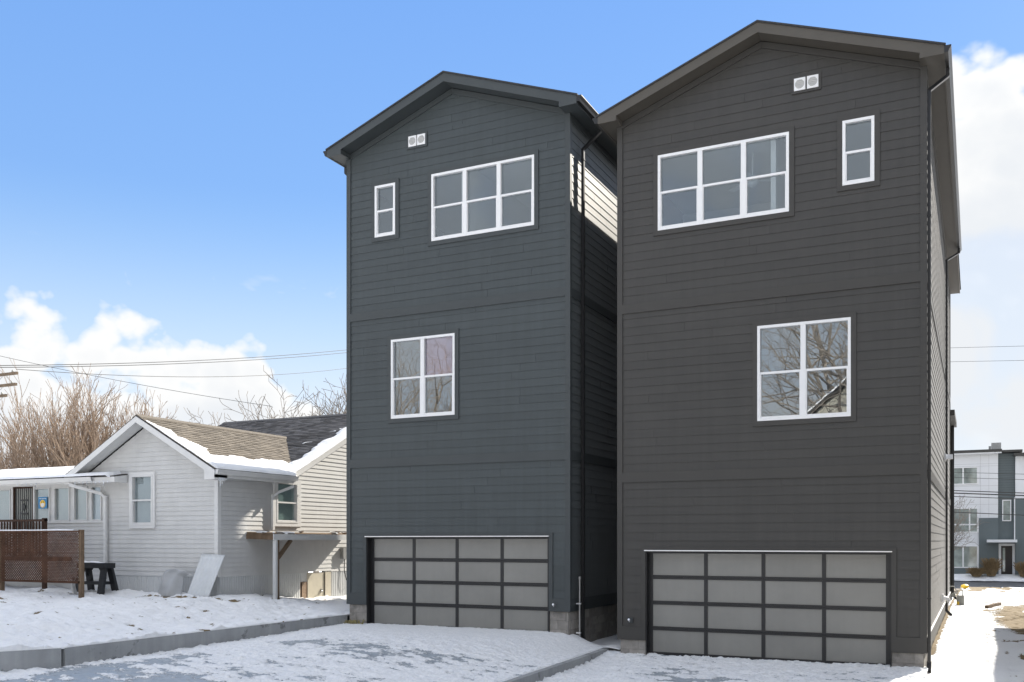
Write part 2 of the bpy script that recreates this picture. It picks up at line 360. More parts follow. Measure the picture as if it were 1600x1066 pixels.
# ------------------------------------------------------------------ terrain
def z_left(x, y):      # neighbour's yard behind the retaining wall
    z = .60 + .33*sstep(-14.2, -17.6, x) + .12*sstep(-19, -24, x)
    z = z - .22*sstep(.4, 3.5, y)*sstep(-19.5, -17.5, x)
    return z
def z_dl(x, y):        # left driveway
    y = np.minimum(y, 0.)
    xs = -8.35 + .62*y
    return .325 + .010*y - .29*sstep(xs, -7.35+0*x, x)
def z_dr(x, y): return -.025 + .022*y + .02*sstep(-3, -1, x) - .10*sstep(-5.6, -7.1, x)*sstep(.4, -1.2, y)
def z_right(x, y):
    z = -.06 + .26*sstep(.2, 2.6, y) - .50*sstep(16, 42, y) + .05*sstep(1, 4, x)
    return z
def ground_z(X, Y):
    z = np.where(X < -14, z_left(X, Y)-.22, -.45)
    z = np.where(X > -.85, z_right(X, Y)-.14, z)
    far = sstep(20, 42, Y); z = z*(1-far) + far*(-.62)
    z = np.where(Y > 58, -.25, z)
    z = np.where(Y < -11, np.minimum(z, -.45), z)
    return z, np.where(np.abs(X) < 300, .9, .9)
gx = np.unique(np.concatenate([np.linspace(-700, -60, 22), np.linspace(-60, 20, 81), np.linspace(20, 700, 22)]))
gy = np.unique(np.concatenate([np.linspace(-700, -40, 20), np.linspace(-40, 70, 111), np.linspace(70, 900, 26)]))
sheet('ground', gx, gy, ground_z, 'snow')

def lumpy(X, Y, a=.035):
    n = fbm(X*1.1, Y*1.1, 3); f = fbm(X*5, Y*5, 4, .55)
    return a*(n-.5)*2.2 + a*.9*(f-.5)
def left_yard(X, Y):
    z = z_left(X, Y) + lumpy(X, Y, .085) + .10*(fbm(X*5, Y*7, 4, .62)-.5)*(.45+sstep(.4, .62, fbm(X*.8+3, Y*.8, 3)))
    clods = sstep(.60, .80, fbm(X*3.1+40, Y*3.1, 3)); z = z + .05*clods*sstep(-16.5, -19, X-.4*Y)
    pits = sstep(.70, .80, fbm(X*2.3+11, Y*2.3+5, 3)); z = z - .06*pits
    A = 1 - .9*sstep(.70, .80, fbm(X*2.3+11, Y*2.3+5, 3)) - .75*sstep(.74, .82, fbm(X*6+1, Y*9+5, 3))
    strip = np.exp(-((Y+1.15+.25*(fbm(X*1.3, Y*0+3, 3)-.5)-.1*(X+18))/.13)**2)*sstep(-20.2, -19.3, X)*sstep(-16.2, -16.9, X)
    A = A - 1.1*strip; z = z - .05*strip
    dk = np.exp(-((Y+3.9+.15*(X+22))/.25)**2)*sstep(-21.0, -21.8, X); A = A - 1.1*dk
    z = z + .06*np.exp(-((Y+.85)/.35)**2)*sstep(-21.5, -20.5, X)*sstep(-17.9, -18.4, X)
    z = np.where(X > wall_x(Y)-.10, np.maximum(z, .594+.02*fbm(X*6, Y*6, 3)), z); z = np.where(X > wall_x(Y)+.060, .57, z)
    return z, np.clip(A, 0, 1)
def wall_x(y): return np.where(y > -8.16, -14.1, -14.1 + (y+8.16)*.476)
sheet('snowy_yard', np.append(np.arange(-31, -14.1, .05), [-14.10, -14.07, -14.045, -14.035]), np.concatenate([np.arange(-12, 1.5, .05), np.arange(1.5, 13, .15)]), left_yard, 'snow_grass',
      shift=lambda y: wall_x(y)+14.1)
def slush(X, Y, seed):
    warp = .5*(fbm(X*.7+seed, Y*.7, 3)-.5)
    base = fbm(X*.5+seed+warp, Y*1.1+seed, 3); tex = fbm(X*3.4+seed, Y*7.0, 5, .65); fine = fbm(X*12, Y*17+seed, 3, .6)
    return base, tex, fine
def drive_left(X, Y):
    base, tex, fine = slush(X, Y, 3.)
    clean = sstep(-2.9, -.9, Y+.5*(base-.5))                       # untouched snow by the door
    a = .42*base+.58*tex + .082 + .4*clean + .14*sstep(-13.2, -14.0, X)
    for xt in (-12.2, -10.6): a = a - .09*np.exp(-((X-xt-.12*Y)/.38)**2)*(1-clean)
    a = a - .10*sstep(-4.5, -8, Y)
    A = sstep(.34, .64, a)
    z = z_dl(X, Y) + .004 + A*(.016+.085*(tex-.35)*(1-.75*clean)+.06*(fine-.5)*(1-.65*clean)) + .035*clean
    for fx, fy in ((-13.0, -1.3), (-12.6, -1.75), (-12.1, -2.05), (-13.35, -.95), (-11.6, -2.4)):
        z = z - .03*np.exp(-(((X-fx)/.14)**2+((Y-fy)/.09)**2)**2)
    z = np.where(X > -7.315, np.interp(Y, [-8., -1.6, 1.], [-.06, .045, .10])-.012, z)
    return z, A*.98
def drive_right(X, Y):
    base, tex, fine = slush(X, Y, 31.)
    a = .38*base+.62*tex + .078 + .15*sstep(-6.2, -7.1, X) + .10*np.exp(-((Y+.4)/.5)**2) + .16*sstep(-1.8, -.8, X) - .05*np.exp(-((X+5.2)/.8)**2)
    A = sstep(.38, .60, a)
    z = z_dr(X, Y) + .004 + A*(.014+.095*(tex-.35)+.065*(fine-.5)) + .05*sstep(-6.7, -7.2, X)*tex
    return z, A*.98
sheet('left_driveway', np.arange(-14.9, -7.28, .03), np.concatenate([np.arange(-10.5, .3, .03)]), drive_left, 'snow_drive',
      keep=lambda x, y: (x > wall_x(y)-.02))
def gap_snow(X, Y):
    return .04 + .05*fbm(X*2, Y*2, 4) + .05*np.exp(-((X+7.2)/.25)**2), .9
sheet('snowy_passage', np.arange(-8.12, -6.86, .06), np.arange(.0, 13, .1), gap_snow, 'snow_grass')
sheet('right_driveway', np.arange(-7.20, -.80, .03), np.arange(-7.5, .25, .03), drive_right, 'snow_drive')
def right_yard(X, Y):
    z = z_right(X, Y) + lumpy(X, Y, .03)
    n = fbm(X*1.4+70, Y*.55+20, 4)
    spots = sstep(.60, .74, fbm(X*3.5+5, Y*1.6, 4))*sstep(.2, .9, X+.03*Y)
    mud = 1.15*np.exp(-(((X-1.5)/1.05)**2+((Y-12.5)/5.2)**2)) + .95*np.exp(-(((X-1.35)/.5)**2+((Y-9.0)/3.2)**2))
    strip = sstep(.16, .04, X+.85+.1*(fbm(X*9, Y*3, 3)-.5))*sstep(1.2, 2, Y)       # bare soil along the wall
    far = sstep(33, 38, Y+2*n)
    prints = sstep(.60, .74, fbm(X*5.5+2, Y*2.2, 3))*sstep(-.05, .3, X)
    A = 1 - .9*spots - 1.15*mud*sstep(.30, .46, n+.18*mud) - strip - .8*far*sstep(.42, .55, n)
    z = z - .07*prints - .03*spots
    return z, np.clip(A, 0, 1)
sheet('snowy_side_yard', np.arange(-.84, 6.0, .05), np.concatenate([np.arange(-9, 14, .06), np.arange(14, 43, .18)]), right_yard, 'snow_grass')
# street beyond the houses
mb = MB(); mb.wbox(-90, 90, 43, 55.2, -.60, -.47); mb.build('road', 'asphalt', kind='structure')
mb = MB(); mb.wbox(-90, 90, 40.6, 43.0, -.60, -.43); mb.build('verge', 'verge', kind='structure')
def bank(X, Y): return -.42+.40*sstep(55.3, 57.2, Y)+.07*(fbm(X*2, Y*2, 4)-.4), .55+.6*fbm(X*3, Y*3, 4)
sheet('far_verge', np.arange(-14, 16, .12), np.arange(55.2, 59, .12), bank, 'snow_grass')

# retaining wall between the yards and kerb between the driveways -----
def wall_run(mb, pts, w, zb):
    for (a, b) in zip(pts[:-1], pts[1:]):
        A, B = Vector((a[0], a[1], 0)), Vector((b[0], b[1], 0)); d = (B-A).normalized(); nn = Vector((-d.y, d.x, 0))*w/2
        vs = []
        for p, z in ((A, a[2]), (B, b[2])):
            for sgn in (-1, 1):
                for zz in (zb, z): vs.append((*(p+nn*sgn).xy, zz))
        mb.add(vs, [(0, 1, 3, 2), (4, 6, 7, 5), (0, 4, 5, 1), (2, 3, 7, 6), (1, 5, 7, 3), (0, 2, 6, 4)])
rw = thing('retaining_wall', 'low grey concrete retaining wall along left edge of snowy driveway', 'wall', (-14.1, -4, 0))
mb = MB(); wall_run(mb, [(-14.1, -8.15, .585), (-14.1, -.02, .585)], .16, -.3); mb.build('wall_section', 'concrete', rw)
mb = MB(); wall_run(mb, [(-15.2, -10.5, .60), (-14.11, -8.18, .585)], .16, -.3); mb.build('wall_section', 'concrete', rw)
kb = thing('kerb', 'grey concrete kerb wall between the two garage driveways', 'kerb', (-7.27, -3, 0))
mb = MB(); wall_run(mb, [(-7.27, -8.0, -.06), (-7.27, -1.6, .045), (-7.27, 1.0, .10)], .15, -.5); mb.build('wall_section', 'concrete', kb)

# ------------------------------------------------------------------ tall houses
def sub_spans(a, b, holes):
    sp = [(a, b)]
    for h0, h1 in holes:
        nx = []
        for s0, s1 in sp:
            if h1 <= s0 or h0 >= s1: nx.append((s0, s1)); continue
            if h0 > s0: nx.append((s0, h0))
            if h1 < s1: nx.append((h1, s1))
        sp = nx
    return [s for s in sp if s[1]-s[0] > .01]
def lay_boards(T, parent, mt, z0, z1, ul, ur, holes, expo=.183, maxlen=3.66, name='siding_board', seed=1, first=None, join=False, tb=.0175):
    """lapped boards, one object each. ul(z), ur(z): ends of the wall at height z; holes: (u0,u1,v0,v1)"""
    rnd = random.Random(seed); z = z0; n = 0; big = MB()
    while z < z1-.005:
        e = first if (first and n == 0) else expo
        zt = min(z+e, z1)
        cuts = sorted({z, zt} | {h for H in holes for h in (H[2], H[3]) if z+.004 < h < zt-.004})
        off = rnd.uniform(0, maxlen)
        for c0, c1 in zip(cuts[:-1], cuts[1:]):
            mid = (c0+c1)/2
            hs = [(H[0], H[1]) for H in holes if H[2] < mid < H[3]]
            L0, R0, L1, R1 = ul(c0), ur(c0), ul(c1), ur(c1)
            if R0-L0 < .03: continue
            if R1 < L1: L1 = R1 = (L1+R1)/2
            for s0, s1 in sub_spans(min(L0, L1), max(R0, R1), hs):
                js = [s0]; p = min(L0, L1) - off
                while p < s1:
                    if s0+.35 < p < s1-.35: js.append(p)
                    p += maxlen
                js.append(s1)
                for j0, j1 in zip(js[:-1], js[1:]):
                    g = .0022
                    a0 = max(j0+g*(j0 > s0), L0); a1 = max(j0+g*(j0 > s0), L1); b0 = min(j1-g*(j1 < s1), R0); b1 = min(j1-g*(j1 < s1), R1)
                    if b0-a0 < .01: continue
                    if b1 < a1: a1 = b1 = (a1+b1)/2
                    f0, f1 = (c0-z)/e, (c1-z)/e
                    jit = rnd.uniform(-.0012, .0012)
                    t0, t1 = tb-(tb-.007)*f0+jit, tb-(tb-.007)*f1+jit; bi = tb*.48*(1-f0)
                    m_ = big if join else MB()
                    m_.add([T(a0, c0, bi), T(b0, c0, bi), T(b1, c1, 0), T(a1, c1, 0), T(a0, c0, t0), T(b0, c0, t0), T(b1, c1, t1), T(a1, c1, t1)],
                           [(4, 5, 6, 7), (0, 4, 7, 3), (1, 2, 6, 5), (0, 1, 5, 4), (3, 7, 6, 2)])
                    if not join: m_.build(name, mt, parent)
        z = zt; n += 1
    if join: return big.build(name, mt, parent, kind='stuff')
def wall_cells(mb, T, u0, u1, v0, v1, holes, d0, d1):
    us = sorted({u0, u1} | {h for H in holes for h in H[:2] if u0 < h < u1}); vs = sorted({v0, v1} | {h for H in holes for h in H[2:4] if v0 < h < v1})
    for va, vb in zip(vs[:-1], vs[1:]):
        run = None
        for ua, ub in list(zip(us[:-1], us[1:]))+[(None, None)]:
            inside = ua is None or any(H[0] < (ua+ub)/2 < H[1] and H[2] < (va+vb)/2 < H[3] for H in holes)
            if not inside: run = (run[0], ub) if run else (ua, ub)
            elif run: mb.box(T, run[0], run[1], va, vb, d0, d1); run = None
def ring(mb, T, u0, u1, v0, v1, w, d0, d1, sill=None):
    """four butted boards round an opening"""
    mb.box(T, u0-w, u1+w, v1, v1+w, d0, d1); mb.box(T, u0-w, u1+w, v0-(sill or w), v0, d0, d1)
    mb.box(T, u0-w, u0, v0, v1, d0, d1); mb.box(T, u1, u1+w, v0, v1, d0, d1)
def window(parent, T, u0, u1, v0, v1, cols, casing, cw, glassmats=None, gl='glass', fw=.055, mull=.10, split=True, dep=.0, blind=None, frame_m='vinyl', label=None):
    """window part (white frame) > casing, sash rails, panes. d=0 is the sheathing"""
    fo = .046+dep
    m_ = MB(); cw_ = [(u1-u0-2*fw-mull*(cols-1))/cols]*cols
    m_.box(T, u0, u1, v1-fw, v1, -.06, fo); m_.box(T, u0, u1, v0, v0+fw, -.06, fo)
    m_.box(T, u0, u0+fw, v0+fw, v1-fw, -.06, fo); m_.box(T, u1-fw, u1, v0+fw, v1-fw, -.06, fo)
    u = u0+fw; spans = []
    for c in range(cols):
        spans.append((u, u+cw_[c])); u += cw_[c]
        if c < cols-1: m_.box(T, u, u+mull, v0+fw, v1-fw, -.06, fo-.003); u += mull
    wnd = m_.build('window', frame_m, parent, label=label)
    if casing:
        m_ = MB(); ring(m_, T, u0, u1, v0, v1, cw, 0, .037+dep); m_.build('casing', casing, wnd)
    vm = v0+fw+(v1-v0-2*fw)*.5
    k = 0
    for a, b in spans:
        if split:
            m_ = MB(); m_.box(T, a, b, vm-.022, vm+.022, -.05, fo-.012)
            # lower sash stands proud of the upper one's glass
            m_.box(T, a, a+.022, v0+fw, vm-.022, -.05, fo-.016); m_.box(T, b-.022, b, v0+fw, vm-.022, -.05, fo-.016)
            m_.box(T, a+.022, b-.022, v0+fw, v0+fw+.03, -.05, fo-.016)
            m_.build('sash', frame_m, wnd)
            panes = [(a, b, vm+.022, v1-fw, -.026), (a+.022, b-.022, v0+fw+.03, vm-.022, -.014)]
        else: panes = [(a, b, v0+fw, v1-fw, -.02)]
        for (p0, p1, q0, q1, d) in panes:
            gm = (glassmats or {}).get(k, gl); k += 1
            m_ = MB(); m_.box(T, p0, p1, q0, q1, d-.006, d); m_.build('pane', gm, wnd)
    if blind:
        m_ = MB(); m_.box(T, u0+.01, u1-.01, v0+.01, v1-.01, -.066, -.062); m_.build('blind', blind, wnd)
    return wnd
def gutter(x, sgn, y0, y1, z, mt, parent):
    prof = [(0, .125), (0, 0), (.07, 0), (.085, .05), (.12, .105), (.12, .125), (.112, .125), (.112, .108), (.076, .055), (.064, .008), (.008, .008), (.008, .125)]
    T = lambda u, v, d: Vector((x+sgn*u, d, z+v))
    m_ = MB(); m_.prism(T, prof, y0, y1)
    m_.prism(T, [(0, 0), (.07, 0), (.085, .05), (.12, .105), (.12, .125), (0, .125)], y0-.004, y0-.001)
    m_.prism(T, [(0, 0), (.07, 0), (.085, .05), (.12, .105), (.12, .125), (0, .125)], y1+.001, y1+.004)
    return m_.build('gutter', mt, parent)
def downspout(xg, xw, y, zg, zw, zb, mt, parent, kick=(0, -.28), yw=None, w=.04, d=.032, straps=True):
    """from the gutter (xg, zg) over two elbows to the wall (xw) and down to zb"""
    yw = y if yw is None else yw
    m_ = MB(); pts = [(xg, y, zg), (xg, y, zg-.13), (xw, yw, zw), (xw, yw, zb)]
    if kick: pts += [(xw+kick[0], yw+kick[1], zb-.13)]
    m_.rtube(pts[:3]+[(xw, yw, zw-.02)], (0, 1, 0), w, d)
    m_.rtube([(xw, yw, zw), (xw, yw, zb)], (0, 1, 0), w-.002, d-.002)
    if kick: m_.rtube([(xw, yw, zb+.03), (xw, yw, zb-.02), (xw+kick[0], yw+kick[1], zb-.14)], (1, 0, 0), d+.006, w+.006)
    o = m_.build('downspout', mt, parent)
    if straps:
        z = zb+1.2
        while z < zw:
            s_ = MB(); s_.wbox(xw-d-.006, xw+d+.006, yw-w-.006, yw+w+.006, z, z+.03); s_.build('strap', mt, o); z += 2.4
    return o
def hose_bib(parent, T, u, v):
    m_ = MB(); m_.box(T, u-.055, u+.055, v-.055, v+.055, .03, .044); a = m_.build('hose_tap_plate', 'trimL', parent)
    m_ = MB(); m_.tube([T(u, v, .04), T(u, v, .11)], [.020, .016], 8); m_.tube([T(u, v+.012, .09), T(u+.008, v-.035, .125)], [.014, .012], 8); m_.build('hose_tap', 'metal_grey', a)
    m_ = MB(); m_.tube([T(u-.008, v+.01, .10), T(u-.012, v+.02, .118)], [.026, .024], 10); m_.build('tap_wheel', 'alu', a)
def tall_house(nm, label, x0, x1, dz, zfl, paint, trim, D, win3, win1, win2, vent, garage, tap, zside, ext=0.):
    """dz shifts everything measured on the left house; zfl = garage floor"""
    h = thing('townhouse', label, 'house', ((x0+x1)/2, D/2, zfl)); xc = (x0+x1)/2; hw = (x1-x0)/2
    SL = .363; zp = 13.02+dz                           # wall peak under the soffit
    zsk0, zsk1, zb20, zb21, zb10, zb11 = .85+dz, 1.135+dz, 4.215+dz, 4.425+dz, 7.835+dz, 8.03+dz
    F = front(.02); CW = .10
    top = lambda x: zp-SL*abs(x-xc)
    gz0, gz1 = zfl, garage[2]
    wins = [(*win3, 3), (*win1, 1), (*win2, 2)]
    open_ = [w[:4] for w in wins]+[(garage[0], garage[1], zfl-.4, gz1)]
    zev = top(x0)
    # sheathing: front with openings, sides, back
    m_ = MB(); wall_cells(m_, F, x0+.02, x1-.02, zsk0-.005, zev, open_, -.15, 0)
    m_.prism(F, [(x0+.02, zev), (x1-.02, zev), (xc, zp)], -.15, 0)
    for sx in (x0+.02, x1-.17): m_.wbox(sx, sx+.15, .17, D-.0, zsk0-.005, zev)
    m_.prism(front(D), [(x0+.02, zsk0), (x1-.02, zsk0), (x1-.02, zev), (xc, zp), (x0+.02, zev)], -.15, 0)
    m_.build('wall', trim, h)
    # rooms behind the glass
    m_ = MB()
    for zc in (3.0+dz, 4.3+dz, 7.65+dz, 8.1+dz, 11.35+dz): m_.wbox(x0+.18, x1-.18, .18, D-.16, zc, zc+.05)
    m_.wbox(x0+.18, x1-.18, 4.4, 4.5, zfl, 11.3+dz); m_.wbox(xc+.2*(1 if win3[0] < xc else -1)-.05, xc+.2*(1 if win3[0] < xc else -1)+.05, .19, 4.4, 8.16+dz, 11.34+dz)
    m_.build('interior', 'room', h)
    # trim boards
    for a, b in ((x0-.018, x0+CW), (x1-CW, x1+.018)):
        m_ = MB(); m_.box(F, a, b, zsk0+.0, top(x0+.0)-.02, 0, .036); m_.build('corner_board', trim, h)
    for a, b in ((zb20, zb21), (zb10, zb11)):
        m_ = MB(); m_.box(F, x0+CW, x1-CW, a, b, 0, .0355); m_.build('belt_board', trim, h)
    for a, b in ((x0+CW, garage[0]-.09), (garage[1]+.09, x1-CW)):
        m_ = MB(); m_.box(F, a, b, zsk0, zsk1, 0, .038); m_.build('skirt_board', trim, h)
    for s in (-1, 1):                                    # frieze under the rake
        m_ = MB(); fr = .13
        m_.prism(F, [(xc+s*.002, zp), (xc+s*(hw+.01), top(x0)), (xc+s*(hw+.01), top(x0)-fr), (xc+s*.002, zp-fr)][::s], 0, .040); m_.build('frieze_board', trim, h)
    # lapped boards on the front
    hl = [(w[0]-CW, w[1]+CW, w[2]-CW, w[3]+CW) for w in open_[:3]] + [(garage[0]-.09, garage[1]+.09, zfl, gz1+.09), (vent[0]-.05, vent[1]+.05, vent[2]-.05, vent[3]+.05)]
    ul = lambda z: max(x0+CW, xc-(zp-.11-z)/SL) if z < zp-.11 else xc
    ur = lambda z: min(x1-CW, xc+(zp-.11-z)/SL) if z < zp-.11 else xc
    lay_boards(F, h, paint, zsk1, zb20, ul, ur, hl, seed=3+int(-x0))
    lay_boards(F, h, paint, zb21, zb10, ul, ur, hl, seed=5+int(-x0))
    lay_boards(F, h, paint, zb11, zp-.1, ul, ur, hl, seed=8+int(-x0), first=.183)
    # right-hand side, seen at a slant
    Rt = right(x1-.02)
    yE = D+ext
    if ext:
        m_ = MB(); m_.wbox(x0+.02, x1-.17, D, yE, zsk0, zev); m_.wbox(x1-.17, x1-.02, D, yE, zsk0-.005, zev); m_.build('wall', trim, h)
    for a, b in ((.0, CW), (yE-CW, yE)):
        m_ = MB(); m_.box(Rt, a, b, zsk0, zev-.1, 0, .036); m_.build('corner_board', trim, h)
    m_ = MB(); m_.box(Rt, CW, yE-CW, zev-.22, zev-.05, 0, .034); m_.build('frieze_board', trim, h)
    for a, b in ((zb20, zb21), (zb10, zb11)):
        m_ = MB(); m_.box(Rt, CW, yE-CW, a, b, 0, .0355); m_.build('belt_board', trim, h)
    m_ = MB(); m_.box(Rt, CW, yE-CW, zsk0, zsk1, 0, .038); m_.build('skirt_board', trim, h)
    if ext: m_ = MB(); m_.box(Rt, CW, yE-CW, zsk1, zsk1+.012, .0, .052); m_.build('drip_cap', 'alu', h)
    cl = lambda z: CW; cr = lambda z: yE-CW
    for a, b, sd_ in ((zsk1, zb20, 1), (zb21, zb10, 2), (zb11, zev-.22, 3)): lay_boards(Rt, h, paint, a, b, cl, cr, [], seed=sd_*7)
    # left-hand side is out of sight: boards in one piece
    Lt = frame((x0+.02, 0, 0), (0, -1, 0), (0, 0, 1))
    lay_boards(Lt, h, paint, zsk0, zev-.05, lambda z: -yE, lambda z: -.0, [], join=True, name='side_siding', maxlen=50)
    # windows
    window(h, F, *win3, 3, trim, CW); window(h, F, *win1, 1, trim, CW)
    window(h, F, *win2, 2, trim, CW, gl='glass_mid', glassmats={2: 'glass_lilac'} if dz == 0 else None)
    # round louvred vents in white squares
    vs = (vent[1]-vent[0]-.03)/2
    m_ = MB(); ring(m_, F, vent[0], vent[1], vent[2], vent[3], .05, 0, .036); m_.box(F, vent[0], vent[1], vent[2], vent[3], 0, .012); m_.build('vent_surround', trim, h)
    for k in range(2):
        a = vent[0]+k*(vs+.03)
        m_ = MB(); m_.box(F, a, a+vs, vent[2], vent[3], .012, .05); v_ = m_.build('vent', 'vinyl', h)
        m_ = MB()
        for q in range(5):
            hh = (q-2)*.035; wd = math.sqrt(max(.0, .085**2-hh**2))
            m_.box(F, a+vs/2-wd, a+vs/2+wd, (vent[2]+vent[3])/2+hh-.008, (vent[2]+vent[3])/2+hh+.008, .05, .062)
        m_.disc(F, a+vs/2, (vent[2]+vent[3])/2, .088, .05, .053, 24); m_.build('louvre', 'louvre', v_)
    # garage door
    m_ = MB(); g0, g1 = garage[0], garage[1]; dd = -.14
    m_.box(F, g0, g0+.02, zfl-.02, gz1, dd-.05, .018); m_.box(F, g1-.02, g1, zfl-.02, gz1, dd-.05, .018); m_.box(F, g0+.02, g1-.02, gz1-.02, gz1, dd-.05, .016)
    gd = m_.build('garage_door', 'door_frame', h)
    m_ = MB(); m_.box(F, g0-.09, g0, zsk0+.0, gz1, 0, .037); m_.box(F, g1, g1+.09, zsk0+.0, gz1, 0, .037); m_.box(F, g0-.09, g1+.09, gz1, gz1+.09, 0, .037); m_.build('casing', trim, gd)
    m_ = MB(); m_.box(F, g0-.015, g1+.015, gz1+.001, gz1+.022, .037, .085); m_.build('drip_cap', 'alu', gd)
    a0, a1, b0, b1 = g0+.02, g1-.02, zfl+.0, gz1-.02
    st = .075; n = 4; pw = (a1-a0-2*.09-3*st)/4; rl = .085; ph = (b1-b0-.05-.03-3*rl)/4
    m_ = MB(); m_.box(F, a0, a0+.09, b0, b1, dd-.045, dd); m_.box(F, a1-.09, a1, b0, b1, dd-.045, dd)
    m_.box(F, a0+.09, a1-.09, b0, b0+.05, dd-.045, dd-.001); m_.box(F, a0+.09, a1-.09, b1-.03, b1, dd-.045, dd-.001)
    for k in range(1, 4):
        zz = b0+.05+k*ph+(k-1)*rl
        m_.box(F, a0+.09, a1-.09, zz, zz+rl*.5-.003, dd-.045, dd-.001); m_.box(F, a0+.09, a1-.09, zz+rl*.5+.003, zz+rl, dd-.045, dd-.001)
    for r_ in range(4):
        for k in range(1, 4):
            uu = a0+.09+k*pw+(k-1)*st; zz = b0+.05+r_*(ph+rl); m_.box(F, uu, uu+st, zz, zz+ph, dd-.045, dd-.002)
    m_.build('frame', 'door_frame', gd)
    for r_ in range(4):
        for k in range(4):
            uu = a0+.09+k*(pw+st); zz = b0+.05+r_*(ph+rl)
            m_ = MB(); m_.box(F, uu, uu+pw, zz, zz+ph, dd-.03, dd-.018); m_.build('pane', 'frosted', gd)
    m_ = MB(); m_.box(F, a0, a1, b0-.02, b0-.001, dd-.04, dd-.005); m_.build('bottom_seal', 'plastic_black', gd)
    # foundation of concrete blocks
    fo = MB(); fz = zfl-.35
    fo.wbox(x0+.04, garage[0]-.0, .04, .3, fz, zsk0-.006); fo.wbox(garage[1]+.0, x1-.04, .04, .3, fz, zsk0-.006)
    fo.wbox(x1-.3, x1-.04, .3, yE, fz-.2, zsk0-.006); fo.wbox(x0+.04, x0+.3, .3, yE, fz-.2, zsk0-.006)
    fd = fo.build('foundation', 'mortar', h)
    rb = random.Random(4)
    def course_blocks(T, u0, u1, v0, v1, face):
        z = v1; r_ = 0
        while z > v0:
            z2 = z-.2; u = u0-(.2 if r_ % 2 else 0)
            while u < u1-.02:
                a, b = max(u, u0), min(u+.4, u1)
                if b-a > .05:
                    b_ = MB(); j = rb.uniform(-.003, .003)
                    b_.box(T, a+.004, b-.004, z2+.005, z-.005, face-.02, face+.012+j); b_.build('block', 'block', fd)
                u += .4
            z = z2; r_ += 1
    Fo = front(.04); course_blocks(Fo, x0+.04, garage[0], zfl-.2, zsk0-.008, 0); course_blocks(Fo, garage[1], x1-.04, zfl-.4, zsk0-.008, 0)
    if zside: course_blocks(right(x1-.04), .06, 5.2, -.1, zsk0-.008, 0)
    # garage floor slab
    m_ = MB(); m_.wbox(x0+.32, x1-.32, .02, 4.3, zfl-.12, zfl-.02); m_.build('garage_slab', 'concrete', h)
    # roof ------------------------------------------------------------
    ov = .40; tip = hw+.32; y0, y1 = -ov, yE+ov; zt = zp+.235
    rl_ = lambda x: zt-SL*abs(x-xc)
    m_ = MB(); Fz = front(0)
    for s in (-1, 1):
        pts = [(xc, zt), (xc+s*(tip+.03), rl_(xc+tip+.03)), (xc+s*(tip+.03), rl_(xc+tip+.03)-.035), (xc, zt-.035)]
        m_.prism(Fz, pts[::-s], -y1-.02, -y0+.025)
    roof = m_.build('roof', 'shingle_dark', h)
    eaves = 'eavesL' if dz == 0 else 'eavesR'
    zso = 11.86+dz
    for s in (-1, 1):
        m_ = MB()
        pts = [(xc, zt-.036), (xc+s*tip, rl_(xc+tip)-.036), (xc+s*tip, zso-.012), (xc+s*(hw-.09), zso-.012), (xc+s*(hw-.09), rl_(xc+hw-.09)-.235), (xc, zt-.235)]
        m_.prism(Fz, pts[::-s], -y0-.03, -y0); m_.build('rake_fascia', eaves, roof)
        m_ = MB()                                       # sloping soffit under the rake
        pts = [(xc, zt-.20), (xc+s*(hw-.09), rl_(xc+hw-.09)-.20), (xc+s*(hw-.09), rl_(xc+hw-.09)-.218), (xc, zt-.218)]
        m_.prism(Fz, pts[::-s], -.0, -y0-.031); m_.build('soffit', eaves, roof)
        a, b = sorted((xc+s*(hw-.1), xc+s*(tip-.026)))
        m_ = MB(); m_.wbox(a, b, y0+.031, y1-.031, zso, zso+.018); m_.build('soffit', eaves, roof)
        a, b = sorted((xc+s*(tip-.025), xc+s*tip))
        m_ = MB(); m_.wbox(a, b, y0+.031, y1-.031, zso-.012, rl_(xc+tip)-.037); m_.build('eave_fascia', eaves, roof)
        a, b = sorted((xc+s*(hw-.1), xc+s*(hw-.075)))
        m_ = MB(); m_.wbox(a, b, y0+.031, .03, zso+.019, rl_(xc+hw)-.2); m_.build('return_side', eaves, roof)
        gutter(xc+s*tip, s, y0+.002, D-.1+(.25 if ext else 0), rl_(xc+tip)-.17, 'black_metal', roof)
    if tap: hose_bib(h, F, *tap)
    return h, xc+hw, rl_(xc+tip)-.17, tip, xc
LW3, LW1, LW2 = (-11.60, -8.925, 9.509, 11.09), (-13.205, -12.618, 9.818, 11.07), (-12.735, -10.97, 5.368, 7.277)
hL, xr, zg, tip, xcL = tall_house('townhouse', 'tall narrow charcoal house on the left, beside the white bungalow', -14.03, -8.07, 0., .335, 'paintL', 'trimL', 13.,
    LW3, LW1, LW2, (-12.237, -11.772, 11.85, 12.10), (-13.46, -8.565, 2.51), (-8.42, .99), True)
downspout(xcL+tip+.045, -8.0, .95, zg, zg-.62, .22, 'black_metal', hL, kick=(.0, -.26), yw=.62)
downspout(xcL-tip-.045, -14.10, .45, zg, zg-.45, 1.2, 'black_metal', hL, kick=None)
RW3, RW1, RW2 = (-6.05, -3.351, 8.968, 10.553), (-2.34, -1.758, 9.312, 10.566), (-3.974, -2.185, 4.83, 6.746)
hR, xr2, zg2, tip2, xcR = tall_house('townhouse', 'taller-looking charcoal grey house nearest the camera on the right', -6.94, -.85, -.545, .0, 'paintR', 'trimR', 13.,
    RW3, RW1, RW2, (-3.252, -2.788, 11.33, 11.575), (-6.325, -1.455, 2.20), (-6.66, .72), False, ext=5.0)
downspout(xcR+tip2+.045, -.80, .30, zg2, zg2-.42, .12, 'black_metal', hR, kick=(.0, -.16), yw=.12)
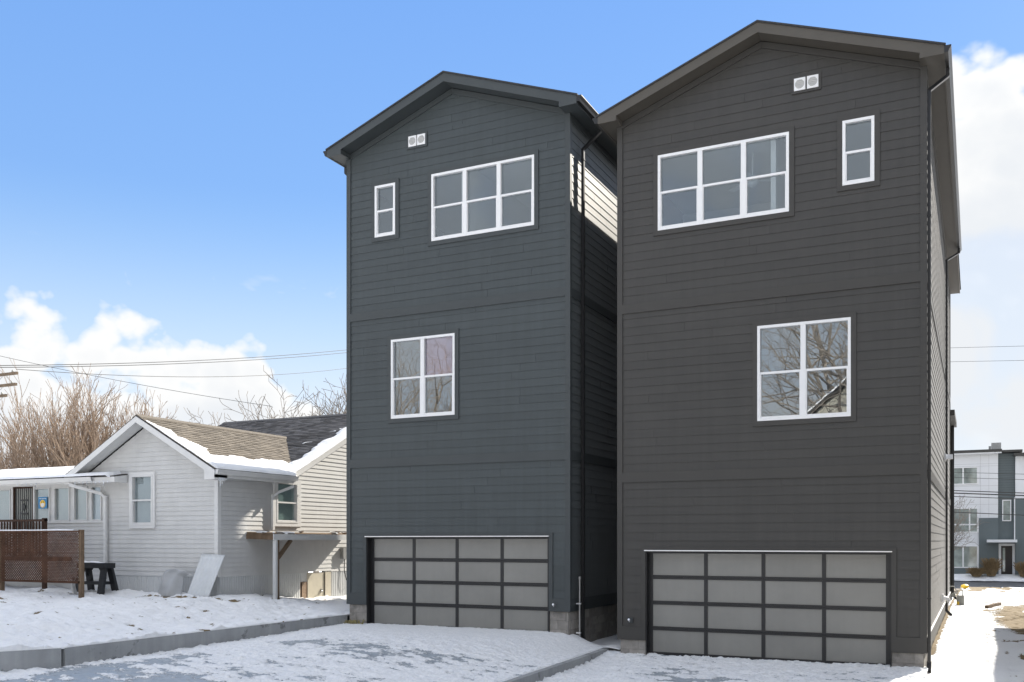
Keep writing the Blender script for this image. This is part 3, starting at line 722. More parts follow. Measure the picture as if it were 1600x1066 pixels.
downspout(xcR+tip2+.045, -.80, 12.6, zg2, zg2-.55, .36, 'black_metal', hR, kick=(.12, -.1), yw=11.7)
downspout(xcR-tip2-.045, -7.0, 1.6, zg2, zg2-.5, .3, 'black_metal', hR, kick=None, yw=1.3)
# ceiling fan behind the triple window of the right house
fan = thing('ceiling_fan', 'pale ceiling fan faintly seen inside the triple window', 'fan', (-4.35, 1.35, 10.45))
fc = Vector((-4.35, 1.35, 10.18))
mb = MB(); mb.tube([(fc.x, fc.y, 10.80), (fc.x, fc.y, 10.3)], .02, 8); mb.build('rod', 'fan', fan)
mb = MB(); mb.tube([fc+Vector((0, 0, z)) for z in (.13, .10, .02, -.04, -.09, -.12)], [.05, .10, .13, .12, .08, .02], 16); mb.build('hub', 'fan', fan, smooth=True)
for k in range(3):
    a = R(25+120*k); U = Vector((math.cos(a), math.sin(a), 0)); T = lambda u, v, d, U=U: fc + U*u + Vector((-U.y, U.x, .18)).normalized()*v + Vector((0, 0, d))
    mb = MB(); mb.prism(T, [(.1, -.03), (.25, -.06), (.66, -.075), (.70, -.03), (.70, .05), (.25, .06), (.1, .03)], .02, .03); mb.build('blade', 'fan', fan)
# rear block of the right house, lower than the front one
rb_ = MB(); rb_.wbox(-6.6, -.93, 18.0, 22.0, .1, 6.9); rb_.build('rear_wing', 'trimR', hR)
rb_ = MB(); rb_.wbox(-.93, -.86, 21.5, 21.6, .1, 7.3); rb_.wbox(-.94, -.7, 18.02, 22.1, 6.9, 7.1); rb_.build('rear_wing_trim', 'trimR', hR)
mb = MB(); mb.rtube([(-.82, 21.4, 7.0), (-.82, 21.4, .3), (-.66, 21.3, .12)], (0, 1, 0), .045, .04); mb.build('downspout', 'black_metal', hR)
mb = MB(); T = right(-.84); mb.box(T, 10.9, 11.2, 4.75, 4.95, 0, .05); mb.prism(T, [(10.92, 4.8), (11.18, 4.8), (11.10, 4.93), (11.0, 4.93)], .05, .22); mb.build('wall_light', 'vinyl', hR)
mb = MB(); mb.box(T, 8.6, 8.85, .78, .98, 0, .05); mb.tube([(-.8, 8.72, .88), (-.7, 8.72, .86), (-.66, 8.72, .78)], .06, 8); mb.build('dryer_vent', 'vinyl', hR)
# conduit standing at the corner of the left house
mb = MB(); mb.tube([(-7.955, .30, -.1), (-7.955, .30, 1.56)], .020, 8); mb.tube([(-7.955, .30, 1.56), (-7.955, .30, 1.62)], .032, 8)
cp = mb.build('conduit_pipe', 'metal_grey', hL)
for z in (1.0, .35):
    mb = MB(); mb.wbox(-8.03, -7.925, .27, .33, z, z+.03); mb.build('clamp', 'alu', cp)
# apron slab edge in front of the left garage's right pier
mb = MB(); mb.prism(frame((0, 0, 0), (1, 0, 0), (0, 1, 0)), [(-13.4, -.9), (-8.45, -.55), (-8.25, -.35), (-8.2, .02), (-13.4, .02)], -.2, .315); mb.build('garage_apron', 'concrete', kind='structure')
# straw-coloured tuft by the left pier
tf = MB(); rr = random.Random(3)
for k in range(60):
    a = rr.uniform(0, 6.28); p = Vector((-13.83+rr.gauss(0, .16), -.10+rr.gauss(0, .06), .34)); q = p+Vector((math.cos(a)*.12, math.sin(a)*.08, rr.uniform(.02, .14)))
    tf.tube([p, (p+q)/2+Vector((0, 0, .05)), q], [.014, .012, .004], 4)
tf.build('straw_tuft', 'insul', label='small tuft of yellow straw at the foot of the left garage pier', cat='straw')

# ------------------------------------------------------------------ white bungalow
bh = thing('bungalow', 'low white bungalow with snowy roof behind the lattice fence', 'house', (-20.35, 4, .8))
HX, HY = -17.9, -.37; RX, RZ, RS = -20.35, 5.80, .55; MY, MZ, MS = 7.2, 6.72, .5
rz = lambda x: RZ-RS*abs(x-RX); mz = lambda y: MZ-MS*abs(y-MY)
Fg = front(HY); Ra = right(HX)
gwin = (-20.97, -20.17, 2.84, 4.22); awin = (1.90, 2.84, 2.93, 4.10)
m_ = MB(); wall_cells(m_, Fg, -22.8, HX, .2, 4.2, [gwin], -.12, 0); m_.prism(Fg, [(-22.8, 4.2), (HX, 4.2), (RX, rz(RX)-.2)], -.12, 0)
wall_cells(m_, Ra, HY+.12, 12.1, .2, 4.1, [awin, (3.4, 4.2, .2, 1.5)], -.12, 0)
m_.prism(Ra, [(2.6, 4.1), (11.9, 4.1), (MY, mz(MY)-.2)], -.12, 0)
m_.build('wall', 'siding', bh)
cg = .06
lay_boards(Fg, bh, 'siding', 1.47, 5.55, lambda z: -22.04 if z < 4.05 else max(-22.7, RX-(rz(RX)-.19-z)/RS), lambda z: HX-.09 if z < 4.1 else min(HX-.09, RX+(rz(RX)-.19-z)/RS),
           [(gwin[0]-.08, gwin[1]+.08, gwin[2]-.08, gwin[3]+.08)], expo=.125, tb=.022, maxlen=60, name='siding_board', seed=2)
lay_boards(Ra, bh, 'siding', 1.47, 6.4, lambda z: HY+.09 if z < 4.06 else MY-(mz(MY)-.17-z)/MS, lambda z: MY+min(4.8, (mz(MY)-.17-z)/MS),
           [(awin[0]-.10, awin[1]+.2, awin[2]-.10, awin[3]+.10), (3.3, 4.5, .2, 1.5)], expo=.125, tb=.022, maxlen=60, name='siding_board', seed=4)
m_ = MB(); m_.wbox(HX-.09, HX+.028, HY-.028, HY+.09, 1.46, 4.15); m_.build('corner_post', 'house_trim', bh)
# ribbed skirting
for T, a, b, hs in ((Fg, -22.04, HX+.02, []), (Ra, HY-.02, 5.6, [(3.1, 4.5)])):
    m_ = MB(); u = a
    while u < b:
        if not any(h0 < u < h1 for h0, h1 in hs): m_.box(T, u, u+.052, .2, 1.455, 0, .012); m_.box(T, u+.052, u+.088, .2, 1.455, 0, .004)
        u += .09
    m_.box(T, a, b if not hs else 3.1, 1.455, 1.475, 0, .022)
    m_.build('skirting', 'skirting', bh, kind='stuff')
window(bh, Fg, *gwin, 1, 'house_trim', .08, fw=.05, dep=.03, blind='greyblind', frame_m='house_trim')
window(bh, Ra, *awin, 1, 'house_trim', .10, fw=.05, dep=.03, blind='greenblind', frame_m='house_trim')
m_ = MB(); m_.box(Ra, awin[1]+.10, awin[1]+.2, awin[2]-.1, awin[3]+.1, 0, .03); m_.build('trim_board', 'house_trim', bh)
# roofs: decks, then single shingles
def roof_plane(parent, o, U, V, poly, mt, expo=.14, tab=.31, seed=1, thick=.014, name='shingles'):
    """poly: function v -> (u0,u1), v range 0..vmax"""
    T = frame(o, U, V); rnd = random.Random(seed); fn, vmax = poly; m_ = MB(); v = 0; r_ = 0
    while v < vmax:
        u0, u1 = fn(v+.02); v2 = min(v+expo+.03, vmax)
        u = u0 - rnd.uniform(0, tab)
        while u < u1:
            w_ = tab*rnd.uniform(.55, 1.15); a, b = max(u, u0), min(u+w_-.006, u1)
            if b-a > .02:
                t = thick*rnd.uniform(.7, 1.3); dv = rnd.uniform(-.012, .012)
                m_.add([T(a, v+dv, 0), T(b, v+dv, 0), T(a, v+dv, t+.006), T(b, v+dv, t+.006), T(a, v2, .004), T(b, v2, .004)], [(0, 1, 3, 2), (2, 3, 5, 4), (0, 2, 4), (1, 5, 3)])
            u += w_
        v += expo; r_ += 1
    return m_.build(name, mt, parent, kind='stuff')
yF = -.82
xe = HX+.33; ey_ = 2.42
# tan ell roof
m_ = MB(); Fz = front(0)
for s in (-1, 1):
    ee = RX+s*(xe-RX)
    ye = ey_ if s > 0 else 5.6
    m_.add([(RX, yF, RZ-.005), (ee, yF, rz(xe)-.005), (ee, ye, rz(xe)-.005), (RX, 5.6, RZ-.005), (RX, yF, RZ-.06), (ee, yF, rz(xe)-.06), (ee, ye, rz(xe)-.06), (RX, 5.6, RZ-.06)],
           [(0, 1, 2, 3), (7, 6, 5, 4), (0, 4, 5, 1), (1, 5, 6, 2), (2, 6, 7, 3)])
tr_ = m_.build('roof', 'roof_edge', bh)
ln = math.hypot(1, RS); V = (-1, 0, RS)
roof_plane(tr_, (xe, 0, rz(xe)), (0, 1, 0), V, (lambda v: (yF, ey_+v*RS/ln/MS), (xe-RX)*ln), 'tan_shingle', seed=5)
roof_plane(tr_, (2*RX-xe, 0, rz(xe)), (0, -1, 0), (1, 0, RS), (lambda v: (-5.5, -yF), (xe-RX)*ln), 'tan_shingle', seed=6)
m_ = MB()
for s in (-1, 1): m_.prism(Fz, [(RX, RZ+.035), (RX+s*.16, RZ+.035-RS*.16), (RX+s*.16, RZ+.012-RS*.16), (RX, RZ+.012)][::-s], -5.9, -yF)
m_.build('ridge_cap', 'tan_shingle', tr_)
for s in (-1, 1):
    ee = RX+s*(xe-RX)
    m_ = MB(); m_.prism(Fz, [(RX, RZ-.03), (ee, rz(xe)-.03), (ee, rz(xe)-.21), (RX, RZ-.19)][::-s], -yF+.0, -yF+.025); m_.build('rake_fascia', 'house_trim', tr_)
    m_ = MB(); m_.prism(Fz, [(RX, RZ-.11), (ee, rz(xe)-.11), (ee, rz(xe)-.13), (RX, RZ-.13)][::-s], -HY+.0, -yF-.001); m_.build('soffit', 'house_trim', tr_)
    m_ = MB()
    pe = ee-s*.34; m_.prism(Fz, [(ee, rz(xe)-.15), (ee, rz(xe)-.27), (pe, rz(xe)-.27), (pe, rz(xe)+.03)][::s], -HY, -yF+.027); m_.build('eave_return', 'house_trim', tr_)
m_ = MB(); m_.wbox(HX, xe-.021, HY, ey_, rz(xe)-.20, rz(xe)-.18); m_.wbox(xe-.02, xe, yF, ey_, rz(xe)-.22, rz(xe)-.062); m_.build('eave_soffit', 'house_trim', tr_)
m_ = MB(); Tg = lambda u, v, d: Vector((xe+u, d, rz(xe)-.135+v))
m_.prism(Tg, [(0, .12), (0, 0), (.07, 0), (.11, .12), (.10, .12), (.062, .01), (.01, .01), (.01, .12)], yF+.02, ey_); m_.prism(Tg, [(0, .12), (0, 0), (.07, 0), (.11, .12)], yF+.012, yF+.019); m_.build('gutter', 'house_trim', tr_)
m_ = MB(); m_.rtube([(xe+.05, 2.25, 4.06), (xe+.05, 2.25, 3.97), (HX+.16, 1.82, 3.78), (HX+.10, 1.72, 3.68)], (0, 0, 1), .04, .035); m_.rtube([(HX+.08, 1.72, 3.72), (HX+.08, 1.72, 2.72)], (0, 1, 0), .04, .035); m_.build('downspout', 'house_trim', bh)
# slate main roof
ey = 2.35; xr_ = HX+.13; xl_ = -24.7
m_ = MB(); Rz_ = right(0)
for s in (-1, 1):
    yy = MY+s*(MY-ey)
    m_.prism(Rz_, [(MY, MZ-.005), (yy, mz(ey)-.005), (yy, mz(ey)-.10), (MY, MZ-.10)][::-s], xl_, xr_)
mr = m_.build('roof', 'roof_edge', bh)
ln2 = math.hypot(1, MS)
roof_plane(mr, (0, ey, mz(ey)), (1, 0, 0), (0, 1, MS), (lambda v: (max(xl_, RX-8) if v*MS/ln2+mz(ey) > RZ-.1 else RX-.05+(RZ-.02-(mz(ey)+v*MS/ln2))/RS, xr_), (MY-ey)*ln2), 'grey_shingle', expo=.14, tab=.34, seed=9)
m_ = MB(); m_.prism(Rz_, [(MY-.15, MZ-.05), (MY, MZ+.03), (MY+.15, MZ-.05), (MY, MZ)], xl_, xr_+.01); m_.build('ridge_cap', 'grey_shingle', mr)
for s in (-1, 1):
    yy = MY+s*(MY-ey)
    m_ = MB(); m_.prism(Rz_, [(MY, MZ-.03), (yy, mz(ey)-.03), (yy, mz(ey)-.20), (MY, MZ-.19)][::-s], xr_, xr_+.022); m_.build('rake_fascia', 'house_trim', mr)
    m_ = MB(); m_.prism(Rz_, [(MY, MZ-.11), (yy, mz(ey)-.11), (yy, mz(ey)-.13), (MY, MZ-.13)][::-s], HX, xr_-.001); m_.build('soffit', 'house_trim', mr)
# snow lying on the roofs (a lump layer that thins out to nothing)
def snow_layer(parent, o, U, V, u0, u1, v0, v1, depth, step=.06, name='roof_snow'):
    T = frame(o, U, V); us = np.arange(u0, u1+step, step); vs = np.arange(v0, v1+step, step); Ug, Vg = np.meshgrid(us, vs); Dp = depth(Ug, Vg)
    co = [tuple(T(a, b, c)) for a, b, c in zip(Ug.ravel(), Vg.ravel(), Dp.ravel())]; nx = len(us); i = np.arange(len(co)).reshape(len(vs), nx)
    q = np.stack([i[:-1, :-1], i[:-1, 1:], i[1:, 1:], i[1:, :-1]], -1).reshape(-1, 4); dm = Dp.ravel()[q].max(1); q = q[dm > -.02]
    me = bpy.data.meshes.new(name); me.from_pydata(co, [], q.tolist()); me.polygons.foreach_set('use_smooth', [True]*len(me.polygons)); me.materials.append(M['snow']); me.update()
    return link(name, me, parent)
def taper(d, e): return np.where(d > 0, np.minimum(1, d/e)**.5, 0)
def d_ell(u, v):
    n = fbm(u*2.2, v*2.2, 4)-.5
    n5 = fbm(u*5.1, v*6.3, 3)-.5; lim = np.maximum(1.0-.03*u+.5*n+.15*n5, 0); fr = (1.25-.42*v)+.7*n+.3*n5+yF
    dd = np.maximum(lim-v, (fr-u)*.8)
    dd = np.where(u > ey_+.02+v*RS/ln/MS, -1, dd)
    return np.where(dd > 0, .042*taper(dd, .25)+.035*n, -.05)*np.minimum(1, np.minimum((u-yF)/.08, (v+.06)/.1)+.15)
snow_layer(tr_, (xe, 0, rz(xe)+.02), (0, 1, 0), V, yF, 3.6, -.05, 3.2, d_ell)
def d_main(u, v):
    n = fbm(u*3+9, v*2.2, 4)-.5; dd = np.maximum(.55+.5*n-(xr_-u), (.45+.6*n-v))
    sp = sstep(.70, .76, fbm(u*2.2+3, v*4.1, 3))*.05*(u > xr_-1.6)
    return np.where(dd > 0, .045*taper(dd, .2)+.025*n, -.05+sp)*np.minimum(1, np.minimum((xr_-u)/.06, (v+.06)/.1)+.15)
snow_layer(mr, (0, ey, mz(ey)+.02), (1, 0, 0), (0, 1, MS), -21.5, xr_, 0, 4.6, d_main)
# icicles under the eaves
ri = random.Random(8)
for p, nmb, sp, ax in (((-17.52, -.72, 4.05), 6, .09, 'y'), ((-22.6, -.92, 4.06), 9, .16, 'x'), ((-25.0, -.92, 4.06), 5, .2, 'x')):
    m_ = MB()
    for k in range(nmb):
        q = Vector(p)+(Vector((0, k*sp*.4, 0)) if ax == 'y' else Vector((k*sp, 0, 0))); L_ = ri.uniform(.06, .34 if ax == 'y' else .16)
        m_.tube([q, q-Vector((0, 0, L_*.4)), q-Vector((0, 0, L_))], [.018, .011, .002], 6)
    m_.build('icicles', 'icicle', bh, smooth=True)
# enclosed porch wing on the left
WY = -.40; Fw = front(WY); wx0, wx1 = -31.0, -22.04
lites = [(-24.06, -23.42), (-23.24, -22.69), (-22.54, -22.13), (-24.92, -24.25), (-26.75, -25.95), (-27.75, -26.95), (-28.7, -27.9)]
dr = (-25.86, -24.97, 1.95, 4.02)
m_ = MB(); wall_cells(m_, Fw, wx0, wx1, .2, 4.15, [(a, b, 2.99, 3.96) for a, b in lites]+[dr], -.1, 0); m_.build('wall', 'house_trim', bh)
lay_boards(Fw, bh, 'siding', 1.2, 2.93, lambda z: wx0, lambda z: wx1, [(dr[0]-.07, dr[1]+.07, 1, 4)], expo=.125, tb=.022, maxlen=60, name='siding_board', seed=12)
m_ = MB(); m_.box(Fw, wx0, dr[0]-.07, 2.93, 2.985, 0, .05); m_.box(Fw, dr[1]+.07, wx1, 2.93, 2.985, 0, .05); m_.build('sill_board', 'house_trim', bh)
for a, b in lites: window(bh, Fw, a, b, 2.99, 3.96, 1, None, 0, fw=.03, split=False, blind='curtain', frame_m='house_trim')
m_ = MB(); m_.box(Fw, dr[0]-.07, dr[0], dr[2], dr[3], 0, .03); m_.box(Fw, dr[1], dr[1]+.07, dr[2], dr[3], 0, .03); m_.box(Fw, dr[0]-.07, dr[1]+.07, dr[3], dr[3]+.07, 0, .03); m_.build('trim_board', 'house_trim', bh)
m_ = MB(); ring(m_, Fw, dr[0]+.05, dr[1]-.05, dr[2]+.05, dr[3]-.05, .05, -.03, .02); dgo = m_.build('door', 'deckwood', bh)
m_ = MB(); m_.box(Fw, dr[0]+.05, dr[1]-.05, dr[2]+.05, dr[3]-.05, -.06, -.05); m_.build('door_panel', 'greyblind', dgo)
for k in range(8):
    m_ = MB(); u = dr[0]+.12+k*.09; m_.tube([Fw(u, dr[2]+.05, 0), Fw(u, dr[3]-.05, 0)], .011, 5); m_.build('bar', 'plastic_black', dgo)
m_ = MB(); m_.box(Fw, dr[0]+.3, dr[0]+.62, 3.2, 3.24, -.005, .015); m_.box(Fw, dr[0]+.3, dr[0]+.62, 3.6, 3.64, -.005, .015)
m_.prism(Fw, [(dr[0]+.46, 3.3), (dr[0]+.54, 3.42), (dr[0]+.46, 3.54), (dr[0]+.38, 3.42)], -.004, .014); m_.build('grille_ornament', 'plastic_black', dgo)
# poster in the porch window
po = thing('poster', 'small blue poster with a yellow masked face in porch window', 'poster', (-24.55, WY-.02, 3.3))
Tp = front(WY-.012)
m_ = MB(); m_.box(Tp, -24.76, -24.38, 3.36, 3.70, 0, .004); m_.build('sheet', 'poster', po)
m_ = MB(); m_.disc(Tp, -24.57, 3.50, .115, .005, .007, 24); f_ = m_.build('face', 'face', po)
m_ = MB(); m_.prism(Tp, [(-24.655, 3.505), (-24.63, 3.425), (-24.57, 3.40), (-24.51, 3.425), (-24.485, 3.505), (-24.57, 3.525)], .008, .010); m_.build('mask', 'paper', f_)
m_ = MB(); m_.disc(Tp, -24.61, 3.55, .014, .008, .010, 8); m_.disc(Tp, -24.53, 3.55, .014, .008, .010, 8); m_.build('eyes', 'plastic_black', f_)
m_ = MB()
for k, (a, b) in enumerate(((-24.72, -24.62), (-24.60, -24.52), (-24.50, -24.42))): m_.box(Tp, a, b, 3.645, 3.66, .005, .006)
m_.build('lettering', 'paper', po)
# wing roof, gutter, snow
wy0, wy1, wz0, wsl = -.85, 3.4, 4.20, .165
m_ = MB(); Rr = right(0)
m_.prism(Rr, [(wy0, wz0), (wy0, wz0-.03), (wy1, wz0+wsl*(wy1-wy0)-.03), (wy1, wz0+wsl*(wy1-wy0))], wx0-.3, -21.15); wr = m_.build('roof', 'roof_edge', bh)
m_ = MB(); m_.wbox(wx0-.3, -21.17, wy0, wy0+.025, 4.02, 4.17); m_.wbox(wx0-.3, -21.17, wy0+.026, WY-.0, 4.06, 4.075)
m_.prism(Rr, [(wy0, 4.02), (HY-.03, 4.02), (HY-.03, wz0+wsl*.45-.032), (wy0, wz0-.032)], -21.169, -21.145); m_.build('eave_box', 'house_trim', wr)
m_ = MB(); Tw = lambda u, v, d: Vector((d, wy0-u, 4.06+v))
m_.prism(Tw, [(0, .12), (0, 0), (.07, 0), (.11, .12), (.10, .12), (.062, .01), (.01, .01), (.01, .12)], wx0-.3, -21.95); m_.build('gutter', 'house_trim', wr)
def d_wing(u, v):
    n = fbm(u*1.6, v*2.2+7, 4)-.5
    return (.085+.04*n)*np.minimum(1, np.minimum((-21.3-u+.3*n)/.12, (v+.12)/.12)+.1)-np.where(u > -21.35+.3*n, .05, 0)
snow_layer(wr, (0, wy0, wz0+.004), (1, 0, 0), (0, 1, wsl), wx0-.3, -21.2, -.10, 4.25, d_wing, step=.08)
m_ = MB(); m_.rtube([(-22.8, -.92, 4.06), (-22.8, -.92, 3.98), (-22.05, -.52, 3.74), (-21.93, -.47, 3.62)], (0, 0, 1), .045, .04); m_.rtube([(-21.93, -.47, 3.68), (-21.93, -.47, 1.45)], (1, 0, 0), .045, .035); m_.build('downspout', 'house_trim', bh)
# lean-to over the basement door
lt = thing('lean_to', 'small snow-covered porch roof on a white post against the bungalow', 'porch', (-17.2, 2.5, .7))
px1 = -16.95
m_ = MB(); m_.prism(front(0), [(HX+.02, 2.66), (px1, 2.60), (px1, 2.55), (HX+.02, 2.60)], -5.25, -.72); lr = m_.build('roof', 'wood', lt)
m_ = MB(); m_.prism(front(.72), [(HX+.02, 2.60), (px1, 2.55), (px1, 2.44), (HX+.02, 2.47)], 0, .03); m_.build('end_board', 'wood', lr)
m_ = MB(); m_.wbox(px1, px1+.025, .69, 5.25, 2.44, 2.60); m_.build('fascia', 'house_trim', lr)
def d_lt(u, v): n = fbm(u*2.5+4, v*2.5, 4)-.5; return (.06+.05*n)*np.minimum(1, np.minimum(np.minimum((u-.72)/.1, (px1-HX-.03-v)/.06), v/.05+.4)+.1)-np.where(n < -.21, .06, 0)
snow_layer(lr, (HX+.03, 0, 2.665), (0, 1, 0), (1, 0, -.063), .74, 5.2, 0, .9, lambda u, v: -d_lt(u, v), step=.05)
m_ = MB(); m_.wbox(px1-.11, px1-.01, .86, .96, .5, 2.45); m_.build('post', 'wood', lt)
m_ = MB(); m_.rtube([(px1-.02, .80, 2.44), (px1-.02, .80, .95), (px1+.06, .68, .80)], (1, 0, 0), .05, .04); m_.build('downspout', 'house_trim', lt)
m_ = MB(); m_.rtube([(px1-.06, .96, 1.95), (px1-.06, 1.5, 2.44)], (1, 0, 0), .04, .045); m_.build('brace', 'wood', lt)
# basement door and what hangs beside it
m_ = MB(); m_.box(Ra, 3.42, 4.18, .25, 1.46, -.05, -.01); bd = m_.build('door', 'beige_door', bh, label='beige basement door')
m_ = MB(); m_.box(Ra, 4.0, 4.05, .85, .95, -.01, .03); m_.tube([Ra(4.02, .9, .0), Ra(4.02, .9, .06), Ra(3.95, .9, .06)], .012, 6); m_.build('handle', 'metal_grey', bd)
m_ = MB(); m_.box(Ra, 4.2, 4.48, .25, 1.46, -.02, .02); m_.build('door_jamb', 'beige_door', bh)
m_ = MB(); m_.box(Ra, 3.34, 3.41, .25, 1.46, -.02, .03); m_.build('door_jamb', 'beige_door', bh)
m_ = MB(); m_.box(Ra, 3.02, 3.335, .25, 1.2, -.02, .012); m_.build('stone_infill', 'gravelbag', bh)
m_ = MB(); m_.box(Ra, 4.95, 5.25, 1.85, 2.2, .02, .15); eb = m_.build('meter_box', 'metal_grey', bh)
m_ = MB(); m_.tube([Ra(5.1, 1.85, .08), Ra(5.1, 1.5, .07), Ra(5.16, 1.2, .1), Ra(5.3, 1.05, .12), Ra(5.5, 1.1, .08)], .014, 6); m_.build('cable', 'wire', eb)

# ------------------------------------------------------------------ things in the neighbour's yard
fe = thing('lattice_fence', 'brown wooden lattice fence panel with snow along its top rail', 'fence', (-22, -2.5, 1))
FY = -2.5; Tf = front(FY)
def lattice(T, u0, u1, v0, v1, sp=.074, w=.047):
    m_ = MB(); H_ = v1-v0; r_ = random.Random(2)
    for k, s in ((0, 1), (1, -1)):
        c = u0-H_
        while c < u1+H_:
            a0, a1 = (c, c+H_) if s > 0 else (c+H_, c)     # u at bottom and at top
            t0, t1 = 0., 1.
            for lo, hi in ((u0, u1),):
                du = a1-a0
                ta, tb = sorted(((lo-a0)/du, (hi-a0)/du)); t0, t1 = max(t0, ta), min(t1, tb)
            if t1-t0 > .02:
                q = w*.7*r_.uniform(.85, 1.1); p0 = (a0+t0*(a1-a0), v0+t0*H_); p1 = (a0+t1*(a1-a0), v0+t1*H_)
                m_.prism(T, [(p0[0]-q/2, p0[1]), (p0[0]+q/2, p0[1]), (p1[0]+q/2, p1[1]), (p1[0]-q/2, p1[1])], .001+k*.008, .008+k*.008)
            c += sp
    return m_
lattice(Tf, -23.5, -20.55, 1.36, 2.64).build('lattice', 'lattice', fe, kind='stuff')
Tf2 = frame((-23.55, FY, 0), (-.55, -.83, 0), (0, 0, 1)); Tf2b = lambda u, v, d=0: Tf2(u, v, -d)
lattice(Tf2b, 0, 2.2, 1.25, 2.64, sp=.068).build('lattice', 'lattice', fe, kind='stuff')
for T, a, b in ((Tf, -23.5, -20.5), (Tf2b, 0, 2.2)):
    m_ = MB(); m_.box(T, a, b, 2.64, 2.675, -.05, .06); m_.build('top_rail', 'lattice', fe)
    m_ = MB(); m_.box(T, a, b, 1.33, 1.39, -.03, .0); m_.build('bottom_rail', 'lattice', fe)
for xx, yy in ((-20.5, FY), (-23.55, FY), (-24.75, FY-1.82)):
    m_ = MB(); m_.wbox(xx-.05, xx+.05, yy+.0, yy+.10, .7, 2.70 if xx > -21 else 2.66); m_.build('post', 'wood', fe)
def d_rail(u, v): n = fbm(u*3, v*9, 3)-.5; return (.035+.03*n)*np.minimum(1, np.minimum(v, .12-v)/.02+.3)
snow_layer(fe, (0, FY-.06, 2.676), (1, 0, 0), (0, 1, 0), -23.5, -20.7, 0, .12, d_rail, step=.03, name='snow_cap')
dk = thing('deck_railing', 'dark brown deck railing under the porch windows', 'railing', (-25, -1.3, 1.8))
m_ = MB(); m_.wbox(-28, -23.3, -1.36, -1.24, 2.96, 3.02); m_.build('top_rail', 'deckwood', dk)
m_ = MB(); m_.wbox(-28, -23.3, -1.32, -1.28, 2.05, 2.11); m_.build('bottom_rail', 'deckwood', dk)
for k in range(38):
    u = -27.9+k*.122; m_ = MB(); m_.wbox(u, u+.045, -1.375, -1.34, 2.0, 2.955); m_.build('baluster', 'deckwood', dk)
m_ = MB(); m_.wbox(-23.4, -23.3, -1.35, -1.25, 1.0, 3.05); m_.build('post', 'deckwood', dk)
m_ = MB(); m_.wbox(-28, -23.3, -1.4, -.45, 1.85, 1.95); m_.build('deck', 'deckwood', dk)
# black folding workbench
sh = thing('sawhorse', 'black plastic folding sawhorse with a little snow on top', 'sawhorse', (-21.4, -1.2, .95))
Ts = front(-1.2)
m_ = MB(); m_.box(Ts, -21.98, -20.90, 1.68, 1.82, -.17, .17); m_.build('top', 'plastic_black', sh)
for s_, u in ((1, -21.86), (-1, -21.02)):
    for d in (-1, 1):
        m_ = MB(); T = lambda a, b, c, d=d: Ts(a, b, d*(.10+(1.68-b)*.22)+c)
        m_.prism(T, [(u-.09, 1.68), (u+.09, 1.68), (u+.10-s_*.05, .93), (u-.10-s_*.05, .93)], -.04, .04); m_.build('leg', 'plastic_black', sh)
    m_ = MB(); m_.prism(Ts, [(u+s_*.08, 1.68), (u+s_*.30, 1.68), (u+s_*.09, 1.45)][::s_], -.03, .03); m_.build('gusset', 'plastic_black', sh)
m_ = MB(); m_.box(Ts, -21.86, -21.02, 1.24, 1.32, -.19, .19); m_.build('shelf', 'plastic_black', sh)
snow_layer(sh, (0, -1.31, 1.822), (1, 0, 0), (0, 1, 0), -21.93, -21.2, 0, .22, lambda u, v: (.03+.05*(fbm(u*4, v*4, 3)-.4))*np.minimum(1, np.minimum(v, .22-v)/.04+.2)*sstep(-21.15, -21.5, u), step=.04, name='snow_cap')
fs = thing('folding_stand', 'bent silver metal stand lying beside the black sawhorse', 'stand', (-21.7, -1.75, 1.0))
m_ = MB(); m_.rtube([(-21.72, -1.7, 1.46), (-21.66, -1.75, 1.2), (-21.52, -1.8, 1.0)], (0, 1, 0), .05, .03); m_.build('leg', 'alu', fs)
m_ = MB(); m_.rtube([(-21.9, -1.7, 1.45), (-21.35, -1.75, 1.46)], (0, 1, 0), .07, .025); m_.build('crossbar', 'metal_grey', fs)
m_ = MB(); m_.rtube([(-21.75, -1.8, 1.0), (-21.25, -1.85, .99)], (0, 1, 0), .06, .02); m_.build('foot', 'metal_grey', fs)
# leaning corrugated sheet
m_ = MB(); NU, NV = 36, 8; vs = []; fs_ = []
for j in range(NV+1):
    for i in range(NU+1):
        u = i/NU; v = j/NV; x = -18.42+u*.72+.14*v-.06*(1-u)*v; z = .92+v*1.16-.03*u*v; y = -.98+.50*v+.012*math.sin(u*NU*.9)+.05*math.sin(u*2.6)*(1-v)
        vs.append((x, y, z))
for j in range(NV):
    for i in range(NU): a = j*(NU+1)+i; fs_.append((a, a+1, a+NU+2, a+NU+1))
m_.add(vs, fs_); ls = m_.build('plastic_sheet', 'sheet', smooth=True, label='pale corrugated plastic sheet leaning on the bungalow corner', cat='sheet')
sm = ls.modifiers.new('thickness', 'SOLIDIFY'); sm.thickness = .012
# crumpled film bent over
m_ = MB(); NU, NV = 30, 20; vs = []; fs_ = []
for j in range(NV+1):
    for i in range(NU+1):
        u = i/NU; v = j/NV; a = math.pi*(.08+.80*u)
        x = -19.12-.44*math.cos(a)*(1.08-.25*v)+.10*v; z = .96+v*.72*(.72+.28*math.sin(a)); y = -.78-.30*math.sin(a)*(1-.55*v)+.05*math.sin(7*u+2*v)*(1-.4*v)+.02*math.sin(17*u-3*v)
        if v > .85: x += .22*(v-.85)/.15*u
        vs.append((x, y, z))
for j in range(NV):
    for i in range(NU): a = j*(NU+1)+i; fs_.append((a, a+1, a+NU+2, a+NU+1))
m_.add(vs, fs_); cf = m_.build('plastic_film', 'tarp', smooth=True, label='crumpled grey plastic film slumped against bungalow skirting', cat='plastic')
sm = cf.modifiers.new('thickness', 'SOLIDIFY'); sm.thickness = .006

